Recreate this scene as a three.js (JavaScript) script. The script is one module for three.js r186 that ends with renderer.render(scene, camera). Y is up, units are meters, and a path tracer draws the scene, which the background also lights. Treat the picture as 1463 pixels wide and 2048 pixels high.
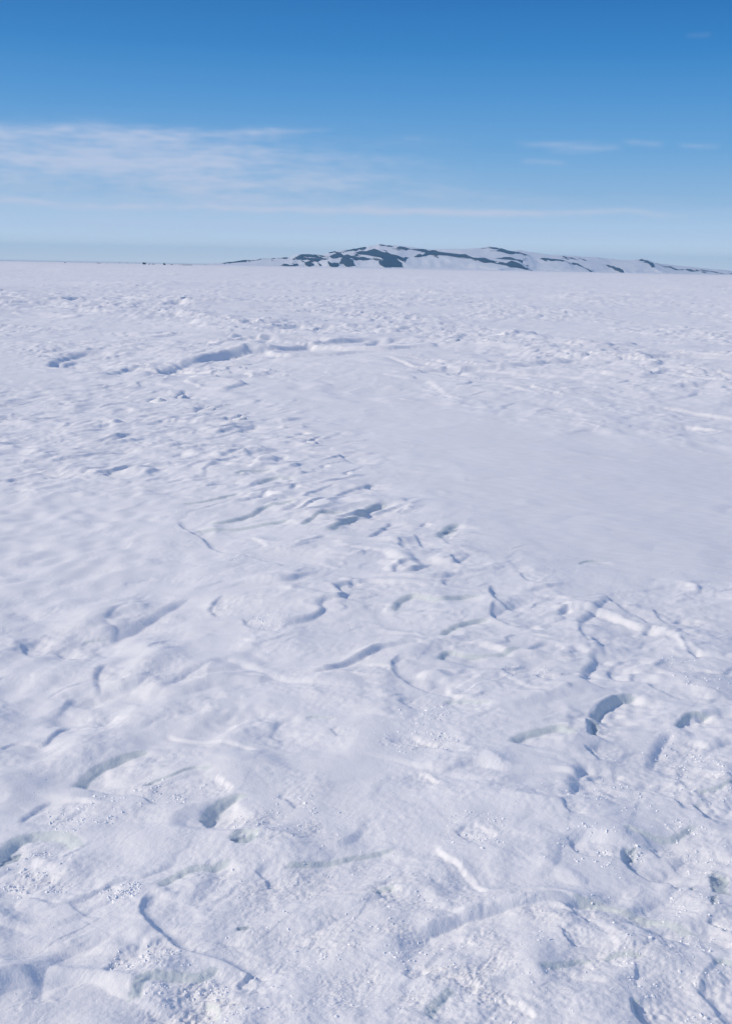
import * as THREE from 'three';
import { mergeGeometries, mergeVertices } from 'three/addons/utils/BufferGeometryUtils.js';
import { TessellateModifier } from 'three/addons/modifiers/TessellateModifier.js';
import { createNoise2D, createNoise3D } from 'simplex-noise';

// ------------------------------------------------------------------ camera, sky, sun, exposure
const scene = new THREE.Scene();
const camera = new THREE.PerspectiveCamera(45.003, 731 / 1024, 0.1, 40000);
const EYE = 1.7, rad = Math.PI / 180;
camera.position.set(0, EYE, 0);
camera.rotation.order = 'YXZ';
camera.rotation.set(-11.19 * rad, 0, 1.1 * rad);      // held slightly askew, as the horizon shows
const renderer = new THREE.WebGLRenderer({ antialias: true });
renderer.toneMapping = THREE.LinearToneMapping;
renderer.toneMappingExposure = 1;
renderer.shadowMap.enabled = true;

function seeded(a) { return () => { a |= 0; a = a + 0x6D2B79F5 | 0; let t = Math.imul(a ^ a >>> 15, 1 | a); t = t + Math.imul(t ^ t >>> 7, 61 | t) ^ t; return ((t ^ t >>> 14) >>> 0) / 4294967296; }; }
const rnd = seeded(20240117);
const noise = createNoise2D(seeded(11)), noiseB = createNoise2D(seeded(29)), noise3 = createNoise3D(seeded(5));
const clamp = (x, a, b) => x < a ? a : x > b ? b : x;
const smooth = (a, b, x) => { x = clamp((x - a) / (b - a), 0, 1); return x * x * (3 - 2 * x); };
function fbm(n, x, y, o) { let s = 0, a = 1, t = 0; for (let i = 0; i < o; i++) { s += a * n(x, y); t += a; a *= .5; x = x * 2.03 + 17.1; y = y * 2.03 - 9.7; } return s / t; }

const sunFrom = new THREE.Vector3(-0.98, 0, 0.2).normalize().multiplyScalar(Math.cos(34 * rad)).setY(Math.sin(34 * rad));
// sky: air that pales towards the horizon, thin cirrus. Streaks: azimuth, elevation, half length, half thickness in degrees, strength
const STREAKS = [[-9.87,3.93,9.28,1.624,0.13,0],[-14.94,5.48,6.96,0.302,0.245,0],[-12.43,5.1,8.35,0.789,0.144,0],[-9.19,5.7,5.57,0.232,0.144,0],[-6.13,5.72,1.39,0.116,0.115,0],[-3.25,5.92,1.39,0.081,0.158,0],[-12.66,4.36,3.02,0.209,0.158,0],[-7.68,4.21,11.14,1.438,0.144,0],[-13.1,3.93,7.66,1.299,0.108,0],[-4.13,3.55,5.34,0.928,0.0864,0],[-9.89,2.47,17.63,0.104,0.33,0],[-0.97,2.55,9.74,0.104,0.26,0],[5.77,2.59,7.89,0.116,0.3,0],[-5.01,1.74,8.35,0.162,0.115,0],[-11.0,1.39,3.94,0.116,0.0864,0],[8.07,5.55,1.74,0.116,0.245,0],[9.28,5.32,1.62,0.139,0.23,0],[11.85,5.52,0.84,0.116,0.216,0],[14.17,5.51,0.84,0.093,0.173,0],[7.56,4.79,0.93,0.093,0.158,0],[1.76,5.64,0.37,0.046,0.072,0],[13.87,9.88,0.51,0.07,0.072,0],[11.27,2.62,6.96,0.139,0.15,0],[10.15,3.16,9.74,0.232,0.0576,0],[0.37,3.2,7.89,0.603,0.072,0]];
{
  const w = 4096, h = 2048, data = new Float32Array(w * h * 4);
  const lin = (r, g, b) => new THREE.Color(`rgb(${r},${g},${b})`).toArray();
  const stops = [[0, [.98, 1.08, 1.17]], [.8, [.82, .97, 1.11]], [1.6, [.57, .745, .96]], [3.1, lin(152, 192, 229)], [5.3, lin(112, 169, 220)], [7.4, lin(84, 151, 212)], [9.4, lin(57, 133, 200)], [11.4, lin(43, 117, 186)], [16, lin(38, 110, 178)], [35, lin(33, 98, 166)], [90, lin(28, 86, 152)]];
  const cirrus = lin(214, 218, 236);
  for (let j = 0; j < h; j++) {
    const el = ((j + .5) / h * 180 - 90), e = Math.max(el, 0);
    let k = 0; while (k < stops.length - 2 && stops[k + 1][0] < e) k++;
    const t = smooth(0, 1, 0) + clamp((e - stops[k][0]) / (stops[k + 1][0] - stops[k][0]), 0, 1);
    const base = [0, 1, 2].map((c) => stops[k][1][c] * (1 - t) + stops[k + 1][1][c] * t);
    const ce = Math.cos(el * rad), se = Math.sin(el * rad);
    for (let i = 0; i < w; i++) {
      const th = ((i + .5) / w - .5) * 2 * Math.PI, x = Math.cos(th) * ce, z = Math.sin(th) * ce;
      const toSun = Math.acos(clamp(x * sunFrom.x + se * sunFrom.y + z * sunFrom.z, -1, 1)) / rad;
      const glow = .24 * Math.exp(-toSun / 28) + .3 * Math.exp(-toSun / 7);      // scattered light round the sun
      let c = 0;
      if (el > -.5 && el < 30) {
        const az = Math.atan2(x, -z) / rad;
        const p = noise3(x * 9, se * 60, z * 9) * .5 + noise3(x * 26, se * 150, z * 26) * .3 + noise3(x * 60 + se * 90, se * 420, z * 60) * .3;
        const wob = noise3(x * 14 + 3, se * 14, z * 14) * .12;
        for (const [a, s, lx, ly, g] of STREAKS) {
          const u = (az - a) / lx; if (u < -1.6 || u > 1.6) continue;
          const v = (el - s + wob) / ly; if (v < -2.6 || v > 2.6) continue;
          const q = 1 - Math.abs(u) ** 2.2; 
          c += g * Math.exp(-(v < 0 ? v * v * .8 : v * v * 1.5)) * smooth(-.5, .9, q + p * .6) * (1 + p * .75 + .35 * noise3(x * 30 + se * 160, se * 700, z * 30 - se * 160));
        }
        // the same thin cirrus goes on all round the horizon
        const away = smooth(17, 30, Math.abs(az));
        if (away > 0) c += away * .12 * smooth(0, .9, noise3(x * 4 + 9, se * 34, z * 4) + p * .4) * smooth(0, 2, el) * smooth(16, 8, el);
      }
      c = clamp(c, 0, .6);
      const o = (j * w + i) * 4;
      for (let q = 0; q < 3; q++) data[o + q] = el < -.5 ? [.5, .51, .58][q] : (base[q] * (1 - c) + cirrus[q] * c) + glow * [1, .97, .92][q];
      data[o + 3] = 1;
    }
  }
  const sky = new THREE.DataTexture(data, w, h, THREE.RGBAFormat, THREE.FloatType);
  sky.mapping = THREE.EquirectangularReflectionMapping;
  sky.magFilter = sky.minFilter = THREE.LinearFilter;
  sky.needsUpdate = true;
  scene.background = sky;
  scene.environment = sky;
}
const sun = new THREE.DirectionalLight(new THREE.Color().setRGB(1, .87, .7), 3.35);
sun.shadow.radius = 3;
sun.position.copy(sunFrom).multiplyScalar(60);
sun.target.position.set(0, 0, -12);
sun.position.add(sun.target.position);
sun.castShadow = true;
sun.shadow.mapSize.set(4096, 4096);
Object.assign(sun.shadow.camera, { left: -30, right: 30, top: 30, bottom: -30, near: 1, far: 140 });
scene.add(sun, sun.target);
scene.fog = new THREE.FogExp2(new THREE.Color().setRGB(.22, .6, 1), 7e-5);

// ------------------------------------------------------------------ the surveyed surface, in metres (x to the right, z towards the camera)
// SCARPS: line on the ice, side of the low ground, drop, width of the hollow, width of the wall, raggedness, lumps, bare ice
const SLABS = [[-2.025,-15.195,0.32,0.13,0.22,0.4,0.25,"dark sided snow chunk, biggest of those left of the smooth drift"],[-2.773,-16.146,0.22,0.09,0.16,-0.3,0.2,"leftmost small snow chunk leaning out of the rippled drift"],[-2.53,-16.62,0.16,0.09,0.22,0.9,0.3,"narrow upright snow chunk left of the biggest one"],[-1.494,-14.248,0.22,0.08,0.16,0.2,0.2,"low snow chunk just right of the biggest one"],[-0.678,-12.946,0.2,0.08,0.14,0.1,0.25,"small snow chunk at the edge of the smooth drift"],[-0.576,-12.272,0.14,0.07,0.12,-0.4,0.2,"smallest snow chunk at the edge of the smooth drift"],[-2.32,-21.155,0.6,0.18,0.4,0.3,0.2,"snow chunk lying at the foot of the long dark ridge"],[0.01,-9.759,0.1,0.05,0.08,0.5,0.2,"small snow lump beside the scoured hollows in the middle"],[1.77,-26.332,0.3,0.12,0.22,0.2,0.2,"snow chunk on the rough ice beyond the smooth drift"]];
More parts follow.
